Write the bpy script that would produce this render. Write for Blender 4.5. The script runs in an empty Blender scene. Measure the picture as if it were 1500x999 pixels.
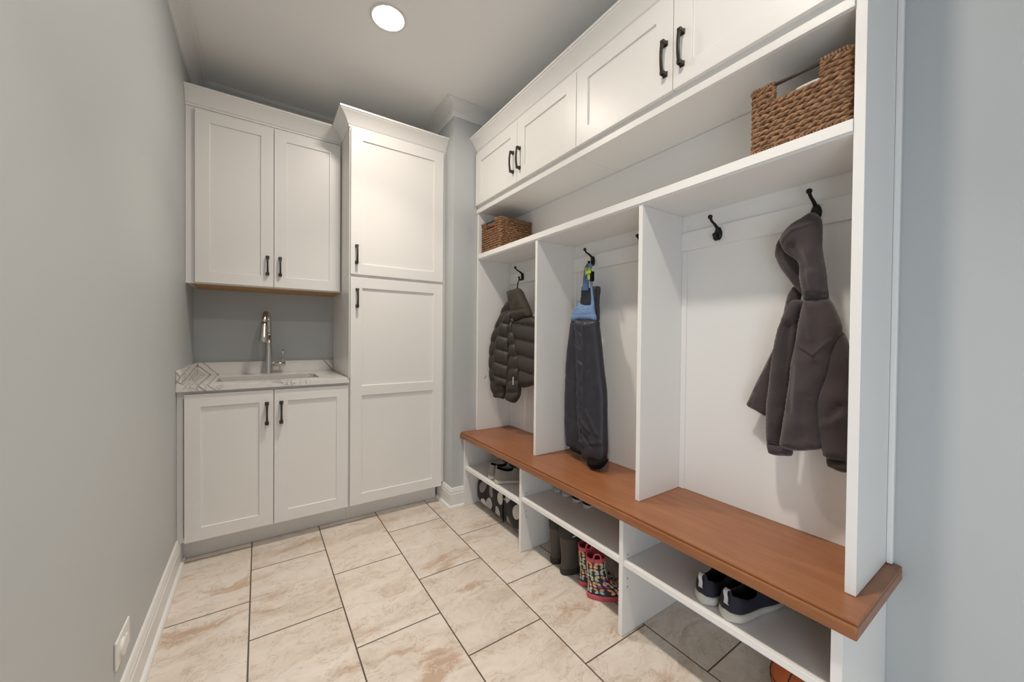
import bpy, bmesh, math, random
from mathutils import Vector, Matrix
from mathutils.geometry import delaunay_2d_cdt
import numpy as np

random.seed(4)
PI = math.pi
scene = bpy.context.scene
COL = scene.collection

# ------------------------------------------------------------------ camera
cam_d = bpy.data.cameras.new('camera')
cam = bpy.data.objects.new('camera', cam_d)
COL.objects.link(cam)
YAW, PITCH, ROLL, CAMH = .590564, -.012096, .009231, 1.17757
cam_d.sensor_fit = 'HORIZONTAL'
cam_d.sensor_width = 36.0
cam_d.lens = 552.775 / 1500 * 36
cam_d.clip_start = .02
Fw = Vector((math.sin(YAW) * math.cos(PITCH), math.cos(YAW) * math.cos(PITCH), math.sin(PITCH)))
Rt = Vector((math.cos(YAW), -math.sin(YAW), 0))
Up = Rt.cross(Fw)
R2 = Rt * math.cos(ROLL) + Up * math.sin(ROLL)
U2 = -Rt * math.sin(ROLL) + Up * math.cos(ROLL)
cam.matrix_world = Matrix(((R2.x, U2.x, -Fw.x, 0), (R2.y, U2.y, -Fw.y, 0),
                           (R2.z, U2.z, -Fw.z, CAMH), (0, 0, 0, 1)))
scene.camera = cam

# ------------------------------------------------------------------ light and exposure
scene.view_settings.view_transform = 'Standard'
scene.view_settings.look = 'None'
scene.view_settings.gamma = 1.0
scene.view_settings.use_curve_mapping = False
scene.view_settings.exposure = 0.13
CAN_POWER = 185.0          # strength of each recessed lamp's lens
CAN_COLOR = (1.0, .91, .80)
world = bpy.data.worlds.new('daylight')
scene.world = world
world.use_nodes = True
bg = world.node_tree.nodes['Background']
bg.inputs[0].default_value = (.80, .90, 1.0, 1)
bg.inputs[1].default_value = .25
# fill light added behind the camera, for daylight assumed through the open rear
dl = bpy.data.lights.new('rear_fill', 'AREA')
dl.shape = 'RECTANGLE'; dl.size = 1.8; dl.size_y = 2.4
dl.energy = 2.5; dl.color = (.86, .93, 1.0)
dlo = bpy.data.objects.new('rear_fill', dl); COL.objects.link(dlo)
dlo.location = (.6, -2.1, 1.35); dlo.rotation_euler = (PI / 2, 0, 0)
# cool fill light added in an invented opening left of the camera
sl = bpy.data.lights.new('side_fill', 'AREA')
sl.shape = 'RECTANGLE'; sl.size = 1.3; sl.size_y = 1.3
sl.energy = 18; sl.color = (.82, .92, 1.0)
slo = bpy.data.objects.new('side_fill', sl); COL.objects.link(slo)
slo.location = (-.40, -1.05, .70); slo.rotation_euler = (PI / 2, 0, -PI / 2)

# ------------------------------------------------------------------ node helper
class NT:
    def __init__(s, name, rough=.5, metallic=0.0, spec=.5):
        s.m = bpy.data.materials.new(name); s.m.use_nodes = True
        s.t = s.m.node_tree; s.b = s.t.nodes['Principled BSDF']
        s.b.inputs['Roughness'].default_value = rough
        s.b.inputs['Metallic'].default_value = metallic
        s.b.inputs['Specular IOR Level'].default_value = spec
    def n(s, typ, **kw):
        x = s.t.nodes.new(typ)
        for k, v in kw.items(): setattr(x, k, v)
        return x
    def put(s, sock, v):
        if isinstance(v, bpy.types.NodeSocket): s.t.links.new(v, sock)
        elif v is not None:
            try: sock.default_value = v
            except Exception: sock.default_value = (*v, 1)
    def math(s, op, a, b=None, c=None):
        x = s.n('ShaderNodeMath', operation=op)
        for i, v in enumerate((a, b, c)):
            if v is not None: s.put(x.inputs[i], v)
        return x.outputs[0]
    def vmath(s, op, a, b=None):
        x = s.n('ShaderNodeVectorMath', operation=op)
        s.put(x.inputs[0], a)
        if b is not None: s.put(x.inputs[1], b)
        return x.outputs[0]
    def pos(s): return s.n('ShaderNodeNewGeometry').outputs['Position']
    def obj(s): return s.n('ShaderNodeTexCoord').outputs['Object']
    def sep(s, v):
        x = s.n('ShaderNodeSeparateXYZ'); s.put(x.inputs[0], v); return x.outputs
    def comb(s, a, b, c):
        x = s.n('ShaderNodeCombineXYZ')
        for i, v in enumerate((a, b, c)): s.put(x.inputs[i], v)
        return x.outputs[0]
    def mapping(s, v, scale=(1, 1, 1), rot=(0, 0, 0), loc=(0, 0, 0)):
        x = s.n('ShaderNodeMapping'); s.put(x.inputs[0], v)
        x.inputs['Scale'].default_value = scale; x.inputs['Rotation'].default_value = rot
        x.inputs['Location'].default_value = loc
        return x.outputs[0]
    def noise(s, v, scale, detail=4, rough=.5, dist=0.0):
        x = s.n('ShaderNodeTexNoise'); s.put(x.inputs['Vector'], v)
        x.inputs['Scale'].default_value = scale; x.inputs['Detail'].default_value = detail
        x.inputs['Roughness'].default_value = rough; x.inputs['Distortion'].default_value = dist
        return x.outputs['Fac']
    def ramp(s, fac, *stops):
        x = s.n('ShaderNodeValToRGB'); s.put(x.inputs[0], fac); e = x.color_ramp.elements
        while len(e) < len(stops): e.new(.5)
        for el, (p, c) in zip(e, stops):
            el.position = p; el.color = (c, c, c, 1) if isinstance(c, (int, float)) else (*c, 1)
        return x.outputs[0]
    def mix(s, fac, a, b, blend='MIX'):
        x = s.n('ShaderNodeMix', data_type='RGBA', blend_type=blend)
        s.put(x.inputs[0], fac); s.put(x.inputs[6], a); s.put(x.inputs[7], b)
        return x.outputs[2]
    def color(s, c): s.put(s.b.inputs['Base Color'], c); return s
    def rough(s, r): s.put(s.b.inputs['Roughness'], r); return s
    def bump(s, h, strength=.2, dist=.005):
        x = s.n('ShaderNodeBump'); x.inputs['Strength'].default_value = strength
        x.inputs['Distance'].default_value = dist; s.put(x.inputs['Height'], h)
        s.t.links.new(x.outputs[0], s.b.inputs['Normal']); return s

M = {}
def plain(name, c, rough=.5, metallic=0.0, spec=.5, noise=None, var=.06, bump=None):
    a = NT(name, rough, metallic, spec)
    if noise:
        f = a.noise(a.obj(), noise, 4)
        a.color(a.mix(f, tuple(x * (1 - var) for x in c), tuple(min(1, x * (1 + var)) for x in c)))
        if bump: a.bump(a.noise(a.obj(), bump[0], 3), bump[1], bump[2])
    else: a.color(c)
    M[name] = a.m
    return a

plain('wall_paint', (.515, .535, .54), .55, noise=3, var=.015, bump=(350, .06, .001))
plain('ceiling_paint', (.88, .88, .87), .75, noise=3, var=.01)
plain('trim_paint', (.80, .795, .78), .4)
plain('cabinet_paint', (.83, .815, .79), .38, noise=4, var=.01)
plain('melamine', (.85, .84, .825), .45, noise=4, var=.01)
plain('bronze', (.055, .049, .044), .36, .75)
plain('hook_black', (.012, .012, .012), .3, .5)
plain('chrome', (.62, .60, .57), .2, 1.0)
plain('steel', (.42, .43, .44), .3, 1.0)
plain('hole', (.03, .028, .025), .8)
plain('plastic_white', (.80, .79, .76), .3)
plain('rubber_brown', (.062, .052, .043), .6, noise=20, var=.15)
plain('rubber_dark', (.024, .020, .017), .65, noise=20, var=.15)
plain('grey_knit', (.27, .245, .22), .85, noise=60, var=.18, bump=(400, .3, .002))
plain('grey_suede', (.06, .05, .042), .9, noise=60, var=.15)
plain('lining', (.02, .018, .017), .95)
plain('navy_knit', (.013, .014, .026), .8, noise=80, var=.2, bump=(500, .3, .002))
plain('sole_white', (.54, .51, .465), .6, noise=18, var=.12)
plain('sole_tan', (.30, .24, .18), .7, noise=30, var=.2)
plain('canvas_pale', (.36, .33, .30), .8, noise=60, var=.1)
plain('black_canvas', (.008, .008, .008), .9, spec=.15)
plain('tab_white', (.55, .55, .56), .7)
plain('pink_rubber', (.56, .085, .12), .4)
plain('magenta_lining', (.26, .03, .06), .6)
plain('print_navy', (.017, .017, .03), .4)
plain('print_orange', (.75, .24, .10), .4)
plain('print_peach', (.78, .50, .32), .4)
plain('print_teal', (.36, .58, .55), .4)
plain('print_yellow', (.72, .62, .22), .4)
plain('print_purple', (.28, .09, .30), .4)
plain('puffer_nylon', (.036, .028, .022), .5, noise=30, var=.12, bump=(70, .35, .006))
plain('collar_knit', (.045, .036, .024), .8, noise=60, var=.15)
plain('pants_nylon', (.022, .023, .034), .45, noise=20, var=.12, bump=(26, .12, .008))
plain('denim_blue', (.17, .27, .47), .8, noise=90, var=.12, bump=(300, .3, .002))
plain('strap_blue', (.085, .155, .33), .7, noise=90, var=.12)
plain('lime_plastic', (.42, .52, .08), .5)
plain('orange_cloth', (.80, .14, .03), .6)
plain('paper_white', (.75, .75, .74), .8)
plain('wood_dark_bar', (.045, .032, .024), .5, noise=30, var=.2)

a = plain('fleece', (.050, .040, .040), .95, spec=.2)
f = a.noise(a.obj(), 160, 4, .7); g = a.noise(a.obj(), 14, 3)
a.color(a.mix(a.math('ADD', a.math('MULTIPLY', f, .7), a.math('MULTIPLY', g, .3)), (.042, .033, .034), (.076, .060, .061)))
a.bump(f, .5, .003)
a.b.inputs['Sheen Weight'].default_value = .25
a.b.inputs['Sheen Roughness'].default_value = .5

# bench: stained wood, grain along the bench (y)
a = plain('bench_wood', (.3, .1, .04), .34)
p = a.mapping(a.pos(), (14, 1.3, 14))
g1 = a.noise(p, 3.0, 6, .6, .6); g2 = a.noise(a.pos(), 5, 3)
a.color(a.mix(g2, a.ramp(g1, (.25, (.205, .072, .026)), (.75, (.305, .122, .050))),
              a.ramp(g1, (.25, (.275, .100, .038)), (.75, (.37, .155, .068)))))
a = plain('maple_raw', (.5, .27, .11), .5)
g1 = a.noise(a.mapping(a.pos(), (2, 20, 20)), 3, 5, .6)
a.color(a.ramp(g1, (.3, (.47, .23, .08)), (.7, (.62, .34, .14))))

# quartz worktop with grey veins and a book-matched diamond near the left splash
a = plain('quartz', (.7, .7, .68), .18)
P = a.pos(); x, y, z = a.sep(P)[0:3]
n1 = a.noise(P, 4, 6, .6, 1.2)
v1 = a.math('ABSOLUTE', a.math('SUBTRACT', n1, .5))
n2 = a.noise(P, 2.2, 3)
vein = a.math('MULTIPLY', a.ramp(v1, (0, 1.0), (.018, 0.0)), a.ramp(n2, (.45, 0.0), (.58, 1.0)))
up = a.math('GREATER_THAN', z, .9145)
wob = a.math('MULTIPLY', a.math('SUBTRACT', a.noise(P, 22, 4), .5), .022)
dd = a.math('ADD', a.math('ADD', a.math('SUBTRACT', z, .914), a.math('ADD', x, .324)), a.math('ADD', wob, a.math('MULTIPLY', a.math('MULTIPLY', a.math('SUBTRACT', 3.084, y), .09), up)))
def line(v, w, st):
    return a.math('MULTIPLY', a.ramp(a.math('DIVIDE', a.math('ABSOLUTE', v), w * 2), (0, 1.0), (1, 0.0)), st)
ring = line(a.math('SUBTRACT', dd, .066), .0035, .95)
for r0, w, st in ((.105, .0032, .75), (.034, .004, .4), (.018, .003, .4)):
    ring = a.math('MAXIMUM', ring, line(a.math('SUBTRACT', dd, r0), w, st))
d2 = a.math('ADD', a.math('SUBTRACT', a.math('ADD', x, .324), a.math('MULTIPLY', a.math('SUBTRACT', 2.87, y), .16)), wob)
ring = a.math('MAXIMUM', ring, a.math('MULTIPLY', line(d2, .004, .5), a.math('SUBTRACT', 1.0, up)))
d3 = a.math('ADD', a.math('SUBTRACT', a.math('ADD', x, a.math('MULTIPLY', z, .786)), 1.173), wob)
ring = a.math('MAXIMUM', ring, a.math('MULTIPLY', line(d3, .004, .9), a.math('GREATER_THAN', x, .36)))
d4 = a.math('ADD', a.math('SUBTRACT', a.math('ADD', x, a.math('MULTIPLY', z, .786)), 1.215), wob)
ring = a.math('MAXIMUM', ring, a.math('MULTIPLY', line(d4, .010, .5), a.math('GREATER_THAN', x, .36)))
vv = a.math('MINIMUM', a.math('MAXIMUM', a.math('MULTIPLY', vein, .75), ring), 1.0)
base = a.mix(a.noise(P, 9, 4), (.70, .68, .65), (.80, .78, .75))
a.color(a.mix(vv, base, (.17, .155, .15)))

# floor: 337 x 520 mm stone-look tiles, half-offset columns
a = plain('floor_tile', (.6, .5, .4), .32)
P = a.pos(); x, y, z = a.sep(P)[0:3]
TW, TL, GW = .337, .5205, .0028
cx = a.math('DIVIDE', a.math('ADD', x, .032), TW)
ci = a.math('FLOOR', cx); fx = a.math('SUBTRACT', cx, ci)
odd = a.math('FLOORED_MODULO', ci, 2.0)
cy = a.math('DIVIDE', a.math('SUBTRACT', a.math('SUBTRACT', y, 2.266), a.math('MULTIPLY', odd, -TL / 2)), TL)
ri = a.math('FLOOR', cy); fy = a.math('SUBTRACT', cy, ri)
ex = a.math('MULTIPLY', a.math('MINIMUM', fx, a.math('SUBTRACT', 1.0, fx)), TW)
ey = a.math('MULTIPLY', a.math('MINIMUM', fy, a.math('SUBTRACT', 1.0, fy)), TL)
edge = a.math('MINIMUM', ex, ey)
grout = a.math('LESS_THAN', edge, GW)
wn = a.n('ShaderNodeTexWhiteNoise', noise_dimensions='3D')
a.put(wn.inputs['Vector'], a.comb(ci, ri, 7.0))
off = a.vmath('MULTIPLY', wn.outputs['Color'], (30, 30, 30))
tp = a.vmath('ADD', P, off)
warp = a.n('ShaderNodeTexNoise'); a.put(warp.inputs['Vector'], tp); warp.inputs['Scale'].default_value = 5
warp.inputs['Detail'].default_value = 4
tw = a.vmath('ADD', tp, a.vmath('MULTIPLY', a.vmath('SUBTRACT', warp.outputs['Color'], (.5, .5, .5)), (.18, .18, .18)))
st = a.mapping(tw, (1.2, 4.2, 1), (0, 0, -.35))
big = a.noise(st, 2.2, 6, .62)
fine = a.noise(tw, 26, 5, .6)
base = a.ramp(big, (.28, (.55, .46, .38)), (.48, (.68, .60, .525)), (.72, (.76, .70, .64)))
tan = a.math('MULTIPLY', a.ramp(a.noise(a.mapping(tw, (1.0, 3.2, 1), (0, 0, -.45), (5, 2, 0)), 2.6, 7, .66), (.56, 0.0), (.66, 1.0)), .72)
base = a.mix(tan, base, (.44, .275, .165))
crk = a.math('ABSOLUTE', a.math('SUBTRACT', a.noise(a.mapping(tw, (1, 2.2, 1), (0, 0, -.5), (9, 4, 0)), 4.5, 6, .6), .5))
base = a.mix(a.math('MULTIPLY', a.ramp(crk, (0, 1.0), (.011, 0.0)), .45), base, (.30, .235, .18))
lit = a.math('ABSOLUTE', a.math('SUBTRACT', a.noise(a.mapping(tw, (1.4, 2, 1), (0, 0, .5), (2, 8, 0)), 5.5, 6, .6), .5))
base = a.mix(a.math('MULTIPLY', a.ramp(lit, (0, 1.0), (.02, 0.0)), .5), base, (.74, .68, .61))
base = a.mix(a.math('MULTIPLY', a.ramp(fine, (.35, 1.0), (.5, 0.0)), .18), base, (.40, .31, .23))
tone = a.math('ADD', .95, a.math('MULTIPLY', wn.outputs['Value'], .08))
base = a.mix(1.0, base, a.comb(tone, tone, tone), 'MULTIPLY')
a.color(a.mix(grout, base, (.105, .085, .068)))
a.rough(a.math('ADD', .33, a.math('MULTIPLY', grout, .5)))
a.bump(a.ramp(edge, (.0015, 0.0), (.004, 1.0)), .4, .002)

# wicker: every strand a little different
a = plain('wicker', (.2, .1, .05), .55)
f1 = a.noise(a.mapping(a.obj(), (9, 9, 26)), 5, 4, .7); f2 = a.noise(a.obj(), 70, 3)
c1 = a.ramp(f1, (.28, (.085, .042, .02)), (.45, (.26, .125, .055)), (.60, (.42, .23, .115)), (.75, (.55, .35, .20)))
a.color(a.mix(a.ramp(f2, (.35, .5), (.6, 0.0)), c1, (.07, .035, .018)))

# black bag with pale and grey dots
a = plain('dotted_fabric', (.02, .016, .017), .7)
o = a.obj(); ox, oy, oz = a.sep(o)[0:3]
vo = a.n('ShaderNodeTexVoronoi', voronoi_dimensions='2D'); vo.inputs['Scale'].default_value = 9.6
vo.inputs['Randomness'].default_value = .5
a.put(vo.inputs['Vector'], a.comb(a.math('ADD', oy, .0), a.math('MULTIPLY', oz, .72), 0.0))
dot = a.math('LESS_THAN', vo.outputs['Distance'], .295)
rc = a.sep(vo.outputs['Color'])[0]
dc = a.ramp(rc, (.38, (.58, .55, .50)), (.42, (.25, .22, .225)), (.68, (.25, .22, .225)), (.72, (.45, .44, .43)))
a.color(a.mix(dot, (.018, .014, .016), dc))

a = plain('ball_orange', (.42, .085, .015), .55, bump=None)
a.color(a.mix(a.noise(a.obj(), 30, 3), (.36, .07, .012), (.48, .11, .02)))
a.bump(a.noise(a.obj(), 240, 2), .4, .002)

a = NT('lamp_lens', .5)
a.b.inputs['Emission Color'].default_value = (*CAN_COLOR, 1)
a.b.inputs['Emission Strength'].default_value = CAN_POWER
M['lamp_lens'] = a.m
# ------------------------------------------------------------------ object helpers
def thing(name, label, cat, loc=(0, 0, 0), rotz=0.0, group=None):
    o = bpy.data.objects.new(name, None); COL.objects.link(o)
    o.empty_display_size = .05
    o.location = loc; o.rotation_euler = (0, 0, rotz)
    return tag(o, label, cat, group)
def tag(o, label, cat, group=None):
    o['label'] = label; o['category'] = cat
    if group: o['group'] = group
    return o
def obj(name, bm, mat, parent=None, bevel=0, smooth=False, world=False, label=None, loc=None, mods=()):
    """link bm as ONE mesh object; world=True: bm is in world coordinates"""
    origin = Vector((0, 0, 0))
    if world and parent is not None:
        root = parent
        while root.parent: root = root.parent
        origin = root.location.copy()
    if loc is not None: origin = Vector(loc)
    if origin.length: bmesh.ops.translate(bm, verts=bm.verts, vec=-origin)
    bmesh.ops.recalc_face_normals(bm, faces=bm.faces)
    me = bpy.data.meshes.new(name); bm.to_mesh(me); bm.free()
    for m in (mat if isinstance(mat, (list, tuple)) else (mat,)): me.materials.append(M[m])
    if smooth:
        for p in me.polygons: p.use_smooth = True
    o = bpy.data.objects.new(name, me); COL.objects.link(o)
    if parent is not None: o.parent = parent
    if loc is not None: o.location = loc
    if bevel:
        b = o.modifiers.new('bevel', 'BEVEL'); b.width = bevel; b.segments = 2
        b.limit_method = 'ANGLE'; b.angle_limit = math.radians(40)
    for k, kw in mods:
        mm = o.modifiers.new(k.lower(), k)
        for q, v in kw.items(): setattr(mm, q, v)
    if label: o['label'] = label
    return o
def struct(name, bm, mat, bevel=0):
    o = obj(name, bm, mat, None, bevel); o['kind'] = 'structure'; return o
def dup(root, loc, rotz=0.0, label=None):
    r = root.copy(); COL.objects.link(r); r.location = loc; r.rotation_euler = (0, 0, rotz)
    if label: r['label'] = label
    def rec(src, dst):
        for ch in list(src.children):
            c = ch.copy(); COL.objects.link(c); c.parent = dst; rec(ch, c)
    rec(root, r)
    return r
def box(bm, x0, x1, y0, y1, z0, z1, mi=0):
    x0, x1 = min(x0, x1), max(x0, x1); y0, y1 = min(y0, y1), max(y0, y1); z0, z1 = min(z0, z1), max(z0, z1)
    v = [bm.verts.new((x, y, z)) for z in (z0, z1) for x, y in ((x0, y0), (x1, y0), (x1, y1), (x0, y1))]
    for q in ((0, 3, 2, 1), (4, 5, 6, 7), (0, 1, 5, 4), (1, 2, 6, 5), (2, 3, 7, 6), (3, 0, 4, 7)):
        bm.faces.new([v[i] for i in q]).material_index = mi
    return v
def BX(*boxes):
    bm = bmesh.new()
    for b in boxes: box(bm, *b)
    return bm
def tube(bm, pts, rad, seg=10, closed=False, caps=True, flat=1.0, mi=0):
    """round tube along pts; rad number or list; flat squashes it along the second axis"""
    pts = [Vector(p) for p in pts]; n = len(pts)
    rad = rad if isinstance(rad, (list, tuple)) else [rad] * n
    rings = []; prev = None
    for i, p in enumerate(pts):
        if closed: d = pts[(i + 1) % n] - pts[i - 1]
        else: d = pts[min(i + 1, n - 1)] - pts[max(i - 1, 0)]
        d.normalize()
        if prev is None:
            a = Vector((0, 0, 1)) if abs(d.z) < .9 else Vector((1, 0, 0))
            u = d.cross(a).normalized()
        else:
            u = prev - d * prev.dot(d); u.normalize()
        prev = u; w = d.cross(u)
        rings.append([bm.verts.new(p + (u * math.cos(2 * PI * k / seg) + w * math.sin(2 * PI * k / seg) * flat) * rad[i]) for k in range(seg)])
    m = n if closed else n - 1
    for i in range(m):
        A, B = rings[i], rings[(i + 1) % n]
        for k in range(seg):
            bm.faces.new((A[k], A[(k + 1) % seg], B[(k + 1) % seg], B[k])).material_index = mi
    if caps and not closed:
        bm.faces.new(rings[0][::-1]).material_index = mi; bm.faces.new(rings[-1]).material_index = mi
def lathe(bm, prof, c=(0, 0, 0), seg=32, mi=0):
    rings = []
    for r, z in prof:
        if r < 1e-6: rings.append([bm.verts.new((c[0], c[1], c[2] + z))])
        else: rings.append([bm.verts.new((c[0] + r * math.cos(2 * PI * k / seg), c[1] + r * math.sin(2 * PI * k / seg), c[2] + z)) for k in range(seg)])
    for A, B in zip(rings, rings[1:]):
        for k in range(seg):
            a, b = A[k % len(A)], A[(k + 1) % len(A)]; c_, d = B[(k + 1) % len(B)], B[k % len(B)]
            vs = []
            for v in (a, b, c_, d):
                if v not in vs: vs.append(v)
            if len(vs) > 2: bm.faces.new(vs).material_index = mi
def spline(pts, n=8, closed=False):
    """Catmull-Rom through pts (2D or 3D)"""
    P = [np.array(p, float) for p in pts]; N = len(P); out = []
    for i in range(N if closed else N - 1):
        if closed: a, b, c, d = P[i - 1], P[i], P[(i + 1) % N], P[(i + 2) % N]
        else: a, b, c, d = P[max(i - 1, 0)], P[i], P[i + 1], P[min(i + 2, N - 1)]
        for k in range(n):
            t = k / n
            out.append(.5 * (2 * b + (c - a) * t + (2 * a - 5 * b + 4 * c - d) * t * t + (3 * b - a - 3 * c + d) * t ** 3))
    if not closed: out.append(P[-1])
    return [tuple(float(q) for q in o) for o in out]
def sweep(path, prof, side=1, i0=0, i1=None):
    """sweep a closed (out, z) profile along a plan path with mitred corners; side=+1: out is to the left of travel"""
    P = [Vector((p[0], p[1])) for p in path]; n = len(P)
    offs = []
    for i in range(n):
        dirs = []
        if i > 0: dirs.append((P[i] - P[i - 1]).normalized())
        if i < n - 1: dirs.append((P[i + 1] - P[i]).normalized())
        nn = [Vector((-d.y, d.x)) * side for d in dirs]
        if len(nn) == 1: offs.append(nn[0])
        else:
            s = nn[0] + nn[1]; offs.append(s * (2 / s.length_squared))
    i1 = n - 1 if i1 is None else i1
    bm = bmesh.new(); rings = []
    for i in range(i0, i1 + 1):
        rings.append([bm.verts.new((P[i].x + offs[i].x * o, P[i].y + offs[i].y * o, z)) for o, z in prof])
    k = len(prof)
    for A, B in zip(rings, rings[1:]):
        for j in range(k): bm.faces.new((A[j], A[(j + 1) % k], B[(j + 1) % k], B[j]))
    bm.faces.new(rings[0]); bm.faces.new(rings[-1][::-1])
    return bm
def shaker(w, h, t=.02, st=.066, rb=.066, rt=.066, depth=.008, mid=None):
    """shaker door: local x 0..w, front at y=0, back at y=t, z 0..h; mid=(lo, hi) adds a middle rail"""
    xs = [0, st, w - st, w]
    zs = [0, rb] + (list(mid) if mid else []) + [h - rt, h]
    nz = len(zs) - 1
    pan = {(1, j) for j in range(1, nz, 2)}
    bm = bmesh.new()
    D = lambda i, j: depth if (i, j) in pan else 0.0
    def quad(*p): bm.faces.new([bm.verts.new(q) for q in p])
    for i in range(3):
        for j in range(nz):
            y = D(i, j)
            quad((xs[i], y, zs[j]), (xs[i + 1], y, zs[j]), (xs[i + 1], y, zs[j + 1]), (xs[i], y, zs[j + 1]))
            if i < 2 and D(i + 1, j) != y:
                y2 = D(i + 1, j); x = xs[i + 1]
                quad((x, y, zs[j]), (x, y2, zs[j]), (x, y2, zs[j + 1]), (x, y, zs[j + 1]))
            if j < nz - 1 and D(i, j + 1) != y:
                y2 = D(i, j + 1); z = zs[j + 1]
                quad((xs[i], y, z), (xs[i + 1], y, z), (xs[i + 1], y2, z), (xs[i], y2, z))
    for i in range(3):
        for z in (0, h): quad((xs[i], 0, z), (xs[i + 1], 0, z), (xs[i + 1], t, z), (xs[i], t, z))
        quad  # noqa
    for j in range(nz):
        for x in (0, w): quad((x, 0, zs[j]), (x, 0, zs[j + 1]), (x, t, zs[j + 1]), (x, t, zs[j]))
    for i in range(3):
        for j in range(nz):
            quad((xs[i], t, zs[j]), (xs[i], t, zs[j + 1]), (xs[i + 1], t, zs[j + 1]), (xs[i + 1], t, zs[j]))
    bmesh.ops.remove_doubles(bm, verts=bm.verts, dist=1e-5)
    return bm
def pull(L=.125, lean=0):
    """square-footed arched bar pull: local z 0..L, mounted on y=0, sticking out to -y"""
    bm = bmesh.new(); b = .019
    for z0 in (0, L - b):
        box(bm, -b / 2, b / 2, -.0035, 0, z0, z0 + b)
        v = box(bm, -.0075, .0075, -.026, -.003, z0 + .003, z0 + b - .003)
    n = 12; prev = None
    for k in range(n + 1):
        t = k / n; z = .003 + t * (L - .006); y = -.024 - .009 * math.sin(PI * t) ** .8
        w = .0046 + .0012 * abs(2 * t - 1)
        ring = [bm.verts.new(q) for q in ((-w, y, z), (w, y, z), (w, y + .008, z), (-w, y + .008, z))]
        if prev:
            for j in range(4): bm.faces.new((prev[j], prev[(j + 1) % 4], ring[(j + 1) % 4], ring[j]))
        else: bm.faces.new(ring[::-1])
        prev = ring
    bm.faces.new(prev)
    return bm
def xform(bm, mat):
    bmesh.ops.transform(bm, matrix=mat, verts=bm.verts); return bm
# local door space (x right, -y out) -> a unit whose front faces -x
FACE_L = Matrix(((0, 1, 0, 0), (-1, 0, 0, 0), (0, 0, 1, 0), (0, 0, 0, 1)))

def pillow(outline, tf, tb, edge=.03, step=.008, folds=(), wave=None, n=4, seed=0, wr=0.0, wsc=30):
    """closed soft body from a (u, z) outline. Local: x = depth (front is +), y = u, z = z.
    folds: (u0, z0, u1, z1, width, amp) ridges (amp < 0: creases) on the front."""
    out = spline(outline, n, True)
    # drop near-duplicate points
    pts = []
    for p in out:
        if not pts or (p[0] - pts[-1][0]) ** 2 + (p[1] - pts[-1][1]) ** 2 > (step * .45) ** 2: pts.append(p)
    if (pts[0][0] - pts[-1][0]) ** 2 + (pts[0][1] - pts[-1][1]) ** 2 < (step * .45) ** 2: pts.pop()
    B = np.array(pts); nb = len(B); A2 = np.roll(B, -1, 0)
    def inside(p):
        x, y = p; c = False
        for (x0, y0), (x1, y1) in zip(B, A2):
            if (y0 > y) != (y1 > y) and x < (x1 - x0) * (y - y0) / (y1 - y0) + x0: c = not c
        return c
    def dist(p):
        d = A2 - B; t = ((p - B) * d).sum(1) / np.maximum((d * d).sum(1), 1e-12)
        q = B + d * np.clip(t, 0, 1)[:, None]
        return float(np.sqrt(((p - q) ** 2).sum(1)).min())
    rnd = random.Random(seed); inner = []
    lo, hi = B.min(0), B.max(0); row = 0; zz = lo[1]
    while zz < hi[1]:
        uu = lo[0] + (step / 2 if row % 2 else 0)
        while uu < hi[0]:
            q = np.array((uu, zz))
            if inside(q) and dist(q) > step * .55: inner.append((uu, zz))
            uu += step
        zz += step * .87; row += 1
    allp = [Vector(p) for p in pts] + [Vector(p) for p in inner]
    vs, es, fs, ov, oe, of = delaunay_2d_cdt(allp, [(i, (i + 1) % nb) for i in range(nb)], [], 1, 1e-6)
    bm = bmesh.new(); F = []; K = []
    for i, v in enumerate(vs):
        p = np.array((v.x, v.y)); d = dist(p)
        onb = d < 1e-5
        k = min(d / edge, 1.0); e = math.sqrt(max(0, 1 - (1 - k) ** 2))
        h = tf * e
        for (u0, z0, u1, z1, w, amp) in folds:
            dx, dz = u1 - u0, z1 - z0; L2 = dx * dx + dz * dz
            t = max(0, min(1, ((p[0] - u0) * dx + (p[1] - z0) * dz) / L2))
            q2 = (p[0] - u0 - t * dx) ** 2 + (p[1] - z0 - t * dz) ** 2
            h += amp * math.exp(-q2 / (w * w)) * e
        hb = tb * e
        if wave:
            m = wave(p[0], p[1]); h *= m; hb *= .6 + .4 * m
        if wr:
            s1 = math.sin(p[0] * wsc * 2.1 + p[1] * wsc * .9 + seed) + math.sin(p[0] * wsc * .7 - p[1] * wsc * 1.7 + seed * 2.3) + .6 * math.sin(p[1] * wsc * 3.1 + p[0] * wsc * 1.3 + seed)
            h += wr * e * s1 / 2.6
        h = max(h, .0015 if not onb else 0)
        F.append(bm.verts.new((h if not onb else 0, p[0], p[1])))
        K.append(F[-1] if onb else bm.verts.new((-max(hb, .001), p[0], p[1])))
    for f in fs:
        bm.faces.new([F[i] for i in f])
        try: bm.faces.new([K[i] for i in reversed(f)])
        except ValueError: pass
    return bm
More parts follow.
